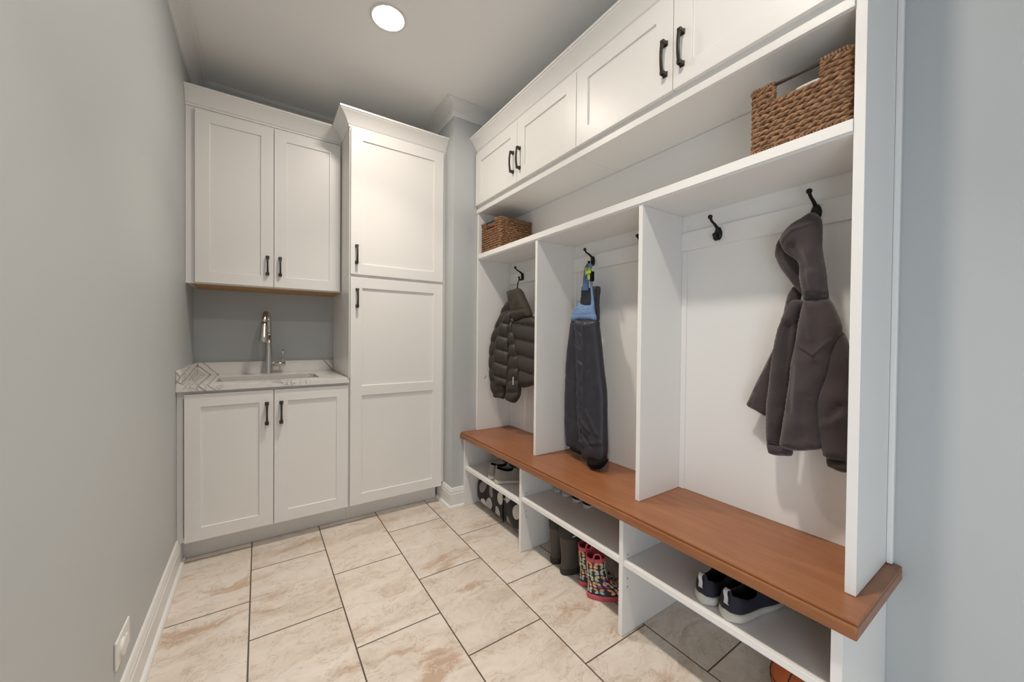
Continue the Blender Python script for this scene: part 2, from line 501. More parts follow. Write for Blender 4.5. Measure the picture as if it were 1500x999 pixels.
OUTLINE = {
 'fl_hood': (1.44, [(0.465,1.575),(0.443,1.554),(0.438,1.526),(0.438,1.469),(0.434,1.433),(0.427,1.388),(0.423,1.344),(0.420,1.300),(0.447,1.301),(0.480,1.299),(0.488,1.333),(0.494,1.370),(0.496,1.412),(0.507,1.434),(0.534,1.460),(0.546,1.481),(0.551,1.503),(0.543,1.525),(0.519,1.550),(0.492,1.564)]),
 'fl_hood_far': (1.47, [(0.550,1.524),(0.571,1.509),(0.578,1.471),(0.575,1.456),(0.561,1.420),(0.539,1.383),(0.520,1.353),(0.490,1.321),(0.488,1.400),(0.512,1.464)]),
 'fl_torso': (1.44, [(0.480,1.298),(0.447,1.301),(0.418,1.300),(0.400,1.264),(0.388,1.225),(0.386,1.213),(0.388,1.186),(0.402,1.145),(0.406,1.099),(0.417,1.057),(0.429,1.010),(0.434,0.963),(0.431,0.912),(0.428,0.871),(0.426,0.844),(0.453,0.830),(0.492,0.818),(0.521,0.817),(0.540,0.828),(0.535,0.876),(0.528,0.947),(0.518,1.028),(0.513,1.097),(0.504,1.156),(0.498,1.195),(0.496,1.218),(0.491,1.250)]),
 'fl_slv_r': (1.46, [(0.397,1.204),(0.380,1.186),(0.370,1.141),(0.366,1.079),(0.363,0.946),(0.362,0.821),(0.384,0.812),(0.420,0.812),(0.431,0.825),(0.439,0.866),(0.449,0.911),(0.455,0.957),(0.446,1.006),(0.432,1.055),(0.425,1.097),(0.420,1.144),(0.411,1.177)]),
 'fl_cuff_r': (1.46, [(0.421,0.816),(0.391,0.817),(0.362,0.821),(0.362,0.778),(0.370,0.780),(0.387,0.777),(0.405,0.781),(0.421,0.788)]),
 'fl_slv_l': (1.475, [(0.526,1.308),(0.488,1.296),(0.495,1.252),(0.500,1.219),(0.502,1.195),(0.507,1.156),(0.517,1.096),(0.522,1.025),(0.532,0.943),(0.535,0.872),(0.543,0.819),(0.570,0.815),(0.593,0.816),(0.598,0.858),(0.598,0.922),(0.595,0.980),(0.589,1.049),(0.581,1.123),(0.575,1.175),(0.569,1.206),(0.560,1.235),(0.544,1.278)]),
 'fl_cuff_l': (1.475, [(0.593,0.818),(0.553,0.823),(0.534,0.826),(0.519,0.827),(0.518,0.791),(0.542,0.782),(0.569,0.777),(0.589,0.782)]),
 'fl_flap': (1.5, [(0.531,1.355),(0.549,1.328),(0.557,1.290),(0.562,1.260),(0.579,1.201),(0.589,1.148),(0.612,1.089),(0.645,1.010),(0.667,0.952),(0.673,0.931),(0.644,0.917),(0.604,0.903),(0.591,0.952),(0.587,1.006),(0.580,1.133),(0.554,1.216),(0.520,1.287),(0.508,1.330)]),
 'pf_collar': (1.42, [(2.150,1.484),(2.100,1.493),(2.033,1.495),(2.000,1.473),(1.968,1.430),(1.923,1.370),(1.891,1.306),(1.913,1.298),(1.984,1.293),(2.048,1.283),(2.082,1.297),(2.098,1.342),(2.113,1.387),(2.139,1.444)]),
 'pf_body_r': (1.43, [(2.112,1.310),(2.063,1.286),(1.962,1.309),(1.892,1.307),(1.841,1.292),(1.793,1.268),(1.761,1.232),(1.758,1.060),(1.759,0.907),(1.818,0.886),(1.876,0.875),(1.954,0.853),(2.009,0.850),(2.024,0.934),(2.035,1.019),(2.050,1.084),(2.075,1.138),(2.096,1.209),(2.111,1.227),(2.146,1.278)]),
 'pf_slv_r': ((1.395, 0.3, 2.14), [(-0.047,1.287),(-0.073,1.221),(-0.086,1.209),(-0.098,1.138),(-0.113,1.074),(-0.122,1.020),(-0.126,0.934),(-0.126,0.858),(-0.120,0.788),(-0.089,0.743),(-0.050,0.735),(0.000,0.758),(-0.012,0.848),(-0.023,0.960),(-0.026,1.071),(-0.023,1.137),(-0.016,1.203),(-0.023,1.226)]),
 'pf_body_l': ((1.42, 0.42, 2.14), [(-0.021,1.366),(-0.035,1.332),(-0.029,1.277),(-0.016,1.227),(-0.014,1.137),(-0.018,1.070),(-0.013,0.958),(-0.004,0.846),(0.040,0.840),(0.089,0.841),(0.121,0.876),(0.135,0.916),(0.132,0.985),(0.119,1.077),(0.106,1.152),(0.091,1.216),(0.072,1.278),(0.025,1.334),(-0.002,1.350)]),
 'pf_slv_l': ((1.435, 0.42, 2.14), [(0.014,1.440),(0.055,1.403),(0.089,1.359),(0.109,1.308),(0.137,1.262),(0.158,1.210),(0.175,1.163),(0.187,1.093),(0.192,1.005),(0.187,0.912),(0.175,0.819),(0.157,0.768),(0.149,0.747),(0.103,0.746),(0.055,0.750),(0.049,0.841),(0.091,0.895),(0.099,0.980),(0.093,1.095),(0.080,1.192),(0.060,1.227),(0.033,1.284),(-0.007,1.339),(-0.013,1.389)]),
 'ov_strap_l': (1.46, [(1.447,1.570),(1.467,1.570),(1.481,1.547),(1.488,1.507),(1.494,1.450),(1.497,1.430),(1.450,1.425),(1.448,1.440),(1.446,1.511),(1.443,1.562)]),
 'ov_back_bib': (1.475, [(1.511,1.454),(1.484,1.447),(1.460,1.442),(1.445,1.449),(1.424,1.447),(1.380,1.439),(1.382,1.395),(1.385,1.346),(1.383,1.266),(1.414,1.257),(1.492,1.311),(1.526,1.355),(1.520,1.407)]),
 'ov_strap_r': (1.445, [(1.428,1.560),(1.400,1.554),(1.403,1.524),(1.394,1.488),(1.395,1.434),(1.387,1.384),(1.382,1.334),(1.405,1.335),(1.405,1.375),(1.408,1.415),(1.417,1.466),(1.427,1.497)]),
 'ov_bib': (1.44, [(1.490,1.374),(1.479,1.360),(1.454,1.348),(1.402,1.345),(1.382,1.358),(1.371,1.313),(1.359,1.261),(1.407,1.263),(1.478,1.265),(1.548,1.267),(1.538,1.306),(1.519,1.337),(1.497,1.348)]),
 'ov_leg_l': (1.45, [(1.559,1.272),(1.525,1.272),(1.488,1.269),(1.487,1.191),(1.478,0.959),(1.468,0.728),(1.455,0.576),(1.449,0.546),(1.510,0.551),(1.561,0.560),(1.595,0.586),(1.607,0.800),(1.599,1.029),(1.580,1.175)]),
 'ov_leg_r': (1.425, [(1.497,1.270),(1.441,1.269),(1.343,1.263),(1.333,1.229),(1.324,1.186),(1.319,1.158),(1.298,1.013),(1.280,0.909),(1.275,0.768),(1.274,0.575),(1.338,0.547),(1.408,0.534),(1.439,0.585),(1.465,0.732),(1.477,0.961),(1.489,1.176)]),
 'ov_cuff_l': (1.43, [(1.540,0.578),(1.489,0.571),(1.429,0.563),(1.432,0.549),(1.489,0.549),(1.536,0.555)]),
 'ov_cuff_r': (1.4, [(1.376,0.560),(1.315,0.570),(1.255,0.593),(1.257,0.565),(1.281,0.537),(1.314,0.520),(1.355,0.516)]),
}
# ------------------------------------------------------------------ setting
XL, XR, YB, ZC = -.344, 1.5726, 3.104, 2.7484
YREAR = -2.2  # no rear wall: the opening is assumed, left to let light in
struct('floor', BX((XL - .12, XR + .12, YREAR, YB + .12, -.08, 0)), 'floor_tile')
struct('ceiling', BX((XL - .12, XR + .12, YREAR, YB + .12, ZC, ZC + .08)), 'ceiling_paint')
struct('wall_left', BX((XL - .12, XL, -.36, YB + .12, 0, ZC), (XL - .12, XL, YREAR, -1.74, 0, ZC), (XL - .12, XL, -1.74, -.36, 2.12, ZC)), 'wall_paint')  # gap beside the camera is invented, added to let the side fill in
struct('wall_right', BX((XR, XR + .12, YREAR, YB + .12, 0, ZC)), 'wall_paint')
struct('wall_back', BX((XL, XR, YB, YB + .12, 0, ZC)), 'wall_paint')
XK, YK = 1.098, 2.3645
struct('wall_corner', BX((XK, XR, YK, YB, 0, ZC)), 'wall_paint')

def room_crown(z1=ZC):
    pr = [(0, z1), (0, z1 - .083), (.007, z1 - .083), (.007, z1 - .074), (.013, z1 - .070), (.015, z1 - .063)]
    for k in range(9):
        t = k / 8; pr.append((.018 + .046 * (1 - math.cos(t * PI / 2)), z1 - .060 + .045 * math.sin(t * PI / 2)))
    pr += [(.068, z1 - .014), (.071, z1 - .009), (.079, z1 - .008), (.079, z1)]
    return pr
RC = [(XL, YREAR), (XL, YB), (XK, YB), (XK, YK), (XR, YK), (XR, YREAR)]
struct('trim_1', sweep(RC, room_crown(), -1, 0, 1), 'trim_paint')
struct('trim_2', sweep(RC, room_crown(), -1, 1, 2), 'trim_paint')
struct('trim_3', sweep(RC, room_crown(), -1, 2, 4), 'trim_paint')
def base_prof(h=.135, shoe=True):
    p = [(0, 0), (.030, 0), (.029, .010), (.024, .017), (.016, .020)] if shoe else [(0, 0), (.016, 0)]
    p += [(.016, h - .040), (.0135, h - .036), (.0135, h - .024), (.010, h - .014), (.0085, h - .006), (.005, h), (0, h)]
    return p
bm = sweep([(XL, -.36), (XL, 2.502)], base_prof(), -1)
box(bm, XL, XL + .0155, 2.5018, 2.596, 0, .1135); box(bm, XL, XL + .027, 2.5018, 2.573, 0, .012)
struct('baseboard_left', bm, 'trim_paint')
struct('baseboard_corner', sweep([(XK, 2.60), (XK, YK), (1.183, YK)], base_prof(), -1), 'trim_paint')
struct('baseboard_right', sweep([(XR, .285), (XR, YREAR)], base_prof(), -1), 'trim_paint')

# ------------------------------------------------------------------ cabinet crown profile
def cab_crown(z0):
    pr = [(0, z0), (.006, z0), (.006, z0 + .010), (.010, z0 + .013)]
    for k in range(9):
        t = k / 8; c = 1 - math.cos(t * PI / 2); pr.append((.012 + .046 * (.68 * t + .32 * c), z0 + .015 + .059 * (.68 * t + .32 * math.sin(t * PI / 2))))
    pr += [(.060, z0 + .078), (.066, z0 + .080), (.066, z0 + .091), (0, z0 + .091)]
    return pr
def back_door(parent, x0, x1, z0, z1, yf, hx, hz, L, label, **kw):
    d = obj('door', xform(shaker(x1 - x0, z1 - z0, **kw), Matrix.Translation((x0, yf, z0))), 'cabinet_paint', parent, .0012, world=True)
    h = xform(pull(L), Matrix.Translation((hx, yf, hz)))
    obj('door_handle', h, 'bronze', d, .0008, world=True)
    return d

# sink base cabinet
yF = 2.484
t = thing('base_cabinet', 'low white sink cabinet under the stone worktop, two doors with dark pulls', 'cabinet', (.06, 2.80, 0))
obj('cabinet_body', BX((XL + .001, -.318, 2.5045, 3.102, .114, .8835), (.442, .4605, 2.5045, 3.102, .114, .8835), (-.318, .442, 2.5045, 3.102, .114, .132), (-.318, .442, 3.09, 3.102, .132, .8835), (-.318, .442, 2.5045, 2.523, .845, .8835), (.055, .083, 2.5045, 2.523, .132, .845)), 'cabinet_paint', t, world=True)
obj('toe_kick', BX((XL + .016, .4605, 2.575, 2.595, .001, .1135)), 'cabinet_paint', t, world=True)
back_door(t, -.313, .0672, .116, .868, yF, .0365, .675, .128, '')
back_door(t, .0708, .4565, .116, .868, yF, .1045, .675, .128, '')

# worktop with splashes
t = thing('countertop', 'white quartz worktop with grey veins above the sink cabinet', 'countertop', (.06, 2.79, .884))
SX0, SX1, SY0, SY1 = -.200, .313, 2.612, 2.905
bm = bmesh.new()
y0, y1, x0, x1 = 2.473, 3.1025, XL + .001, .4612
def ring_slab(z0, z1):
    o = [(x0, y0), (x1, y0), (x1, y1), (x0, y1)]; i = [(SX0, SY0), (SX1, SY0), (SX1, SY1), (SX0, SY1)]
    vo = [[bm.verts.new((*p, z)) for p in o] for z in (z0, z1)]; vi = [[bm.verts.new((*p, z)) for p in i] for z in (z0, z1)]
    for k in range(4):
        n = (k + 1) % 4
        bm.faces.new((vo[1][k], vo[1][n], vi[1][n], vi[1][k])); bm.faces.new((vo[0][k], vi[0][k], vi[0][n], vo[0][n]))
        bm.faces.new((vo[0][k], vo[0][n], vo[1][n], vo[1][k])); bm.faces.new((vi[0][k], vi[1][k], vi[1][n], vi[0][n]))
ring_slab(.884, .914)
obj('slab', bm, 'quartz', t, .0015, world=True)
obj('backsplash', BX((XL + .0215, .4612, 3.084, 3.1025, .9142, .993)), 'quartz', t, .001, world=True)
obj('side_splash', BX((XL + .001, XL + .021, 2.474, 3.1025, .9142, .993)), 'quartz', t, .001, world=True)

# undermount sink
t = thing('sink', 'stainless undermount sink basin set in the veined worktop', 'sink', (.055, 2.76, .70))
bm = bmesh.new()
a0, a1, b0, b1, zb_, zt_ = SX0 - .004, SX1 + .004, SY0 - .004, SY1 + .004, .705, .8835
w = .0015
box(bm, a0, a1, b0, b1, zb_, zb_ + w)
for q in ((a0 - w, a0, b0 - w, b1 + w), (a1, a1 + w, b0 - w, b1 + w), (a0, a1, b0 - w, b0), (a0, a1, b1, b1 + w)):
    box(bm, *q, zb_, zt_)
box(bm, a0 - .02, a0 - w, b0 - .02, b1 + .02, zt_ - .0015, zt_); box(bm, a1 + w, a1 + .02, b0 - .02, b1 + .02, zt_ - .0015, zt_)
obj('basin', bm, 'steel', t, world=True)
bm = bmesh.new(); lathe(bm, [(0, .0075), (.018, .0075), (.03, .004), (.042, .0035), (.044, .0015)], (.055, 2.77, zb_))
obj('drain', bm, 'chrome', t, smooth=True, world=True)

# faucet
FX, FY, FZ = .054, 3.035, .9145
t = thing('faucet', 'polished pull-down gooseneck faucet behind the sink', 'faucet', (FX, FY, FZ))
bm = bmesh.new(); lathe(bm, [(0, 0), (.031, 0), (.031, .004), (.0275, .03), (.025, .07), (.0215, .13), (.0185, .19), (.0165, .255), (0, .255)], seg=28)
obj('body', bm, 'chrome', t, smooth=True)
ux, uy = -.17, -.985
pts = [(0, 0, .245), (0, 0, .30), (0, 0, .325)]
for k in range(1, 15):
    an = PI * k / 14 * .96; r = .076
    pts.append((ux * r * (1 - math.cos(an)), uy * r * (1 - math.cos(an)), .325 + r * math.sin(an)))
bm = bmesh.new(); tube(bm, pts, .0158, 16)
obj('spout', bm, 'chrome', t, smooth=True)
e = Vector(pts[-1]); d = (e - Vector(pts[-2])).normalized()
bm = bmesh.new(); tube(bm, [e - d * .004, e + d * .02, e + d * .05, e + d * .09, e + d * .125, e + d * .128], [.0165, .0175, .0195, .0235, .0255, .023], 20)
obj('spray_head', bm, 'chrome', t, smooth=True)
bm = bmesh.new(); tube(bm, [(.010, 0, .062), (.050, 0, .062), (.052, 0, .062), (.096, 0, .062)], [.0145, .0145, .0155, .0155], 18)
h = obj('handle', bm, 'chrome', t, smooth=True)
bm = bmesh.new(); tube(bm, [(.082, 0, .068), (.082, 0, .158)], .0045, 12)
obj('lever', bm, 'chrome', h, smooth=True)

# wall cabinet
t = thing('upper_cabinet', 'white two-door upper cabinet hanging above the sink', 'cabinet', (.06, 2.94, 1.463))
obj('cabinet_body', BX((XL + .001, .4605, 2.785, 3.102, 1.467, 2.548)), 'cabinet_paint', t, world=True)
fr = BX((XL + .001, -.30, 2.7845, 2.80, 1.463, 2.46), (.448, .4605, 2.7845, 2.80, 1.463, 2.46), (-.30, .448, 2.7845, 2.80, 1.463, 1.50))
obj('face_frame', fr, 'cabinet_paint', t, world=True)
obj('underside', BX((-.318, .4605, 2.802, 3.100, 1.4605, 1.4668)), 'maple_raw', t, world=True, label='bare wood underside')
obj('crown_molding', sweep([(XL + .001, 2.785), (.4605, 2.785)], cab_crown(2.457), -1), 'cabinet_paint', t, world=True)
back_door(t, -.301, .0742, 1.469, 2.4455, 2.765, .043, 1.538, .12, '')
back_door(t, .0772, .4525, 1.469, 2.4455, 2.765, .109, 1.538, .12, '')

# tall cabinet
t = thing('tall_cabinet', 'tall white pantry cabinet beside the sink nook, reaching almost to the ceiling', 'cabinet', (.77, 2.80, 0))
obj('cabinet_body', BX((.462, 1.0815, 2.5045, 3.102, .114, 2.549)), 'cabinet_paint', t, world=True)
obj('filler_strip', BX((1.082, 1.0965, 2.5045, 2.523, .137, 2.458)), 'cabinet_paint', t, world=True)
obj('toe_kick', BX((.4615, 1.066, 2.575, 2.595, .001, .1135)), 'cabinet_paint', t, world=True)
obj('crown_molding', sweep([(.462, 2.73), (.462, 2.5045), (1.0965, 2.5045)], cab_crown(2.4585), -1), 'cabinet_paint', t, world=True)
back_door(t, .4675, 1.0745, 1.5545, 2.4525, yF, .501, 1.617, .12, '', st=.068)
back_door(t, .4675, 1.0745, .116, 1.5365, yF, .505, 1.347, .121, '', st=.068, mid=(.683, .745))

# ------------------------------------------------------------------ locker wall
XF, XBK = 1.279, 1.5608
YA, YV1, YV2, YE, TP = 2.3615, 1.6824, .9925, .3278, .019
t = thing('mudroom_locker', 'white open locker wall with three coat bays standing on the wooden bench', 'locker', (1.42, 1.33, .5127))
LB = .5135
obj('side_panel', BX((XF, 1.571, YA - .021, YA, LB, 2.044)), 'melamine', t, .001, world=True)
obj('side_panel', BX((XF, 1.571, YE - .0233, YE, LB, 2.457)), 'melamine', t, .001, world=True)
for y in (YV1, YV2):
    obj('divider', BX((XF, XBK, y - TP, y, LB, 1.7107)), 'melamine', t, .001, world=True)
obj('shelf', BX((XF, XBK, YE + .0002, YA - .0212, 1.711, 1.7493), (XF - .005, XF, YE + .0002, YA - .0212, 1.718, 1.7493)), 'melamine', t, .001, world=True)
bays = [(YV1, YA - .021), (YV2, YV1 - TP), (YE, YV2 - TP)]
for (ya, yb) in bays:
    obj('back_panel', BX((XBK, 1.5708, ya - .009, yb + .009, LB, 1.73)), 'melamine', t, world=True)
    obj('hook_rail', BX((1.546, XBK, ya + .0005, yb - .0005, 1.558, 1.636)), 'melamine', t, .001, world=True)
    for y in (ya + .0005, yb - .0235):
        obj('batten', BX((1.554, XBK, y, y + .023, LB, 1.5575), (1.554, XBK, y, y + .023, 1.6365, 1.7105)), 'melamine', t, .001, world=True)
obj('upper_back_panel', BX((XBK, 1.5708, YE, YA - .021, 1.7305, 2.044)), 'melamine', t, world=True)
obj('scribe_molding', BX((1.5525, 1.5715, .2905, YE - .0235, LB, 2.46)), 'melamine', t, .003, world=True)

# overhead cabinets, two boxes with two doors each
ZD0, ZD1, XD = 2.088, 2.4475, 1.2602
def overhead(y0, y1, doors, label, ext=0.0):
    t = thing('overhead_cabinet', label, 'cabinet', (1.42, (y0 + y1) / 2, 2.045), group=None)
    obj('cabinet_body', BX((1.2805, 1.571, y0, y1, 2.0455, 2.546)), 'cabinet_paint', t, world=True)
    obj('light_rail', BX((1.272, 1.2803, y0, y1, 2.037, 2.064), (1.2803, 1.290, y0, y1, 2.037, 2.0453)), 'cabinet_paint', t, .001, world=True)
    for (ya, yb, hy) in doors:
        m = Matrix.Translation((XD, ya, ZD0)) @ FACE_L
        d = obj('door', xform(shaker(ya - yb, ZD1 - ZD0, st=.072, rb=.070, rt=.068), m), 'cabinet_paint', t, .0012, world=True)
        h = xform(pull(.132), Matrix.Translation((XD, hy, 2.150)) @ FACE_L)
        obj('door_handle', h, 'bronze', d, .0008, world=True)
overhead(1.3465, 2.3615, [(2.355, 1.8482, 1.884), (1.8452, 1.3485, 1.815)], 'far overhead cabinet of the locker wall, above the smaller-looking basket')
overhead(YE + .0005, 1.3455, [(1.3440, .8385, .867), (.8355, .331, .799)], 'near overhead cabinet of the locker wall, running out at the top of the photo')
t = obj('crown_molding', sweep([(1.2795, 2.3615), (1.2795, .3040), (1.571, .3040)], cab_crown(2.4585), -1), 'cabinet_paint', loc=(1.2795, 1.33, 2.4585))
tag(t, 'long white crown molding running along the top of the locker wall', 'molding')

# bench
t = obj('bench_top', BX((1.1566, 1.5715, .2719, 2.3635, .4716, .5030), (1.1645, 1.5714, .2722, 2.3634, .5028, .5125)), 'bench_wood', bevel=.0035, loc=(1.36, 1.32, .4716))
tag(t, 'long brown stained wood bench seat along the lockers', 'bench')

t = thing('shoe_cubby', 'white shoe cubby base with three shelves under the wooden bench', 'cubby', (1.37, 1.33, 0))
XS = 1.1845
SUP = [(YA - .021, YA), (YV1 - TP, YV1), (YV2 - TP, YV2), (YE - .0233, YE)]
pegs = [(1.2175, .327, .293, .197), (1.2205, .320, .220, .188), (1.215, .318, .222, .189), ()]
for i, (ya, yb) in enumerate(SUP):
    p = obj('support_panel', BX((XS, 1.571, ya, yb, .001, .4714)), 'melamine', t, .001, world=True)
    if pegs[i]:
        for z in pegs[i][1:]:
            bm = bmesh.new(); tube(bm, [(pegs[i][0], ya + .001, z), (pegs[i][0], ya - .0004, z)], .0026, 10)
            obj('peg_hole', bm, 'hole', p, world=True)
ZSH = [.2727, .302, .302]
for i, z in enumerate(ZSH):
    obj('shelf', BX((1.1875, 1.556, SUP[i + 1][1] + .0005, SUP[i][0] - .0005, z - .0205, z)), 'melamine', t, .001, world=True)
    obj('back_panel', BX((1.5565, 1.5705, SUP[i + 1][1] + .0005, SUP[i][0] - .0005, .001, .4714)), 'melamine', t, world=True)

# ------------------------------------------------------------------ hooks (origin on the rail face)
def hook(label, y):
    t = thing('coat_hook', label, 'hook', (1.5458, y, 1.603), group='black coat hooks')
    bm = bmesh.new()
    tube(bm, [(-.0005, 0, -.026), (-.004, 0, -.018), (-.0065, 0, 0), (-.0065, 0, .012), (-.005, 0, .022)], [.008, .0145, .0165, .013, .008], 14, flat=1.0)
    for v in bm.verts: v.co.x = min(v.co.x * .55, -.0003)
    obj('back_plate', bm, 'hook_black', t, smooth=True)
    arm = spline([(-.004, 0, .000), (-.012, 0, .018), (-.030, 0, .030), (-.050, 0, .038), (-.060, 0, .046), (-.064, 0, .052)], 5)
    n = len(arm); bm = bmesh.new()
    tube(bm, arm, [.0085 - .0036 * math.sin(PI * k / (n - 1) * .8) + (.0022 if k > n - 4 else 0) for k in range(n)], 12)
    bmesh.ops.create_uvsphere(bm, u_segments=14, v_segments=10, radius=.0088, matrix=Matrix.Translation((-.0655, 0, .0545)))
    obj('upper_prong', bm, 'hook_black', t, smooth=True)
    arm = spline([(-.004, 0, -.006), (-.010, 0, -.020), (-.021, 0, -.028), (-.031, 0, -.022), (-.033, 0, -.012)], 5)
    bm = bmesh.new(); tube(bm, arm, .0060, 12)
    bmesh.ops.create_uvsphere(bm, u_segments=12, v_segments=8, radius=.0078, matrix=Matrix.Translation((-.033, 0, -.011)))
    obj('lower_prong', bm, 'hook_black', t, smooth=True)
    return t
h0 = hook('black coat hook holding the brown puffer jacket', 2.176)
for y, l in ((1.501, 'black coat hook holding the blue-strapped snow pants'),
             (1.155, 'black coat hook mostly hidden behind the divider right of the snow pants'),
             (.810, 'bare black coat hook left of the fleece jacket'),
             (.487, 'black coat hook holding the hood of the grey fleece jacket')):
    dup(h0, (1.5458, y, 1.603), 0, l)

# ------------------------------------------------------------------ recessed lamps
def can(x, y, watts, label):
    t = thing('recessed_light', label, 'ceiling light', (x, y, ZC))
    bm = bmesh.new(); lathe(bm, [(.086, -.0003), (.086, -.004), (.080, -.0065), (.070, -.0045), (.068, -.0008), (.068, -.0003)], seg=40)
    obj('trim_ring', bm, 'plastic_white', t, smooth=True)
    bm = bmesh.new(); lathe(bm, [(.0675, -.0012), (.05, -.0022), (0, -.003)], seg=40)
    obj('lens', bm, 'lamp_lens', t, smooth=True)
    l = bpy.data.lights.new('beam', 'AREA'); l.shape = 'DISK'; l.size = .12; l.energy = watts; l.color = CAN_COLOR; l.spread = math.radians(90)
    lo = bpy.data.objects.new('beam', l); COL.objects.link(lo); lo.parent = t; lo.location = (0, 0, -.0085)
can(.53, 1.915, 4.4, 'round white recessed ceiling light glowing above the middle of the room')
can(.53, .594, 5.9, 'round recessed ceiling light nearer the viewer, above the picture')

# wall plate
t = thing('wall_outlet', 'white wall plate with a round socket on the left wall above the baseboard', 'outlet', (XL, 1.580, .2465))
obj('cover_plate', BX((.0003, .0065, -.066, .066, -.041, .041)), 'plastic_white', t, .003)
bm = bmesh.new(); tube(bm, [(.006, -.014, -.003), (.012, -.014, -.003), (.0135, -.014, -.003)], [.025, .025, .022], 28)
obj('round_socket', bm, 'plastic_white', t, smooth=False)
obj('latch', BX((.006, .0095, .018, .034, -.008, .010)), 'plastic_white', t, .0015)
# ------------------------------------------------------------------ wicker baskets
def basket(name_label, loc):
    """front on local -x; width along y, depth along x; origin at the middle of the base"""
    W, D, H = .250, .262, .208
    t = thing('wicker_basket', name_label, 'basket', loc, group='wicker baskets')
    hy, hz = .052, .148                                 # half width and sill of the grip opening
    rc = .014
    def rect(inset, n=160):
        w, d = W / 2 - inset, D / 2 - inset
        pts = []
        for (cx, cy, a0) in ((d - rc, w - rc, 0), (-(d - rc), w - rc, PI / 2), (-(d - rc), -(w - rc), PI), (d - rc, -(w - rc), 1.5 * PI)):
            for k in range(6):
                an = a0 + PI / 2 * k / 5; pts.append((cx + rc * math.cos(an), cy + rc * math.sin(an)))
        pts.append(pts[0])
        L = [0]
        for a, b in zip(pts, pts[1:]): L.append(L[-1] + math.dist(a, b))
        out = []
        for i in range(n):
            s = L[-1] * i / n; j = max(k for k in range(len(L)) if L[k] <= s + 1e-9); j = min(j, len(pts) - 2)
            f = (s - L[j]) / max(L[j + 1] - L[j], 1e-9)
            out.append((pts[j][0] + (pts[j + 1][0] - pts[j][0]) * f, pts[j][1] + (pts[j + 1][1] - pts[j][1]) * f))
        return out, L[-1]
    path, per = rect(.006)
    n = len(path)
    bm = bmesh.new(); rnd = random.Random(11)
    rows = 12; pitch = (H - .018) / rows
    waves = round(per / .042)
    for r in range(rows):
        z0 = .010 + pitch * (r + .5)
        for s in range(2):
            ph = rnd.random() * 6.28 * .25 + (PI if s else 0) + r * 2.1
            pr = []
            for i in range(n + 1):
                x, y = path[i % n]; a = 2 * PI * waves * i / n + ph
                nx = (1 if abs(x) > D / 2 - .02 else 0) * (1 if x > 0 else -1); ny = (1 if abs(y) > W / 2 - .02 else 0) * (1 if y > 0 else -1)
                l = math.hypot(nx, ny) or 1
                o = .0042 * math.cos(a)
                pr.append((x + nx / l * o, y + ny / l * o, z0 + .0042 * math.sin(a) + rnd.uniform(-.0006, .0006)))
            # leave the grip openings free at both ends
            seg = []
            for p in pr:
                cut = abs(p[0]) > D / 2 - .03 and abs(p[1]) < hy + .003 and z0 > hz - .002
                if cut:
                    if len(seg) > 3: tube(bm, seg, .0054, 6)
                    seg = []
                else: seg.append(p)
            if len(seg) > 3: tube(bm, seg, .0054, 6)
    # thin inner wall behind the weave so no light shows through
    def wallseg(y0, y1, z0, z1):
        for sx in (-1, 1): box(bm, sx * (D / 2 - .0075), sx * (D / 2 - .0095), y0, y1, z0, z1)
    wallseg(-W / 2 + .008, W / 2 - .008, .004, hz - .006)
    wallseg(-W / 2 + .008, -hy - .004, hz - .006, H - .01); wallseg(hy + .004, W / 2 - .008, hz - .006, H - .01)
    for sy in (-1, 1): box(bm, -D / 2 + .008, D / 2 - .008, sy * (W / 2 - .0075), sy * (W / 2 - .0095), .004, H - .01)
    box(bm, -D / 2 + .006, D / 2 - .006, -W / 2 + .006, W / 2 - .006, .002, .006)
    obj('woven_body', bm, 'wicker', t, smooth=True)
    # wrapped rim, foot and grip edges: a coil around a core
    def coil(bm, path3, R=.0085, r=.0036, pitch=.0078):
        P = [Vector(p) for p in path3]; L = [0]
        for a, b in zip(P, P[1:]): L.append(L[-1] + (b - a).length)
        turns = max(2, int(L[-1] / pitch)); pts = []; per = 8
        for k in range(turns * per + 1):
            s = L[-1] * k / (turns * per); j = 0
            while j < len(L) - 2 and L[j + 1] < s: j += 1
            f = (s - L[j]) / max(L[j + 1] - L[j], 1e-9); c = P[j].lerp(P[j + 1], f); d = (P[j + 1] - P[j]).normalized()
            u = d.cross(Vector((0, 0, 1))) if abs(d.z) < .9 else Vector((1, 0, 0)); u.normalize(); w = d.cross(u)
            an = 2 * PI * k / per; pts.append(c + (u * math.cos(an) + w * math.sin(an)) * R * .72)
        tube(bm, pts, r, 5); tube(bm, P, R * .62, 8)
    bm = bmesh.new()
    d, w = D / 2 - .006, W / 2 - .006; zt = H - .006
    for sx in (-1, 1):
        coil(bm, [(sx * d, -w, zt), (sx * d, -hy - .004, zt)]); coil(bm, [(sx * d, hy + .004, zt), (sx * d, w, zt)])
        coil(bm, [(sx * d, -hy - .006, zt), (sx * d, -hy - .006, hz)], .0055, .003); coil(bm, [(sx * d, hy + .006, zt), (sx * d, hy + .006, hz)], .0055, .003)
        coil(bm, [(sx * d, -hy - .006, hz - .001), (sx * d, hy + .006, hz - .001)], .0062, .003)
    for sy in (-1, 1): coil(bm, [(-d, sy * w, zt), (d, sy * w, zt)])
    obj('rim', bm, 'wicker', t, smooth=True)
    bm = bmesh.new()
    for sx in (-1, 1): coil(bm, [(sx * (d - .001), -w, .0088), (sx * (d - .001), w, .0088)], .0078, .0034)
    for sy in (-1, 1): coil(bm, [(-d, sy * (w - .001), .0088), (d, sy * (w - .001), .0088)], .0078, .0034)
    obj('foot', bm, 'wicker', t, smooth=True)
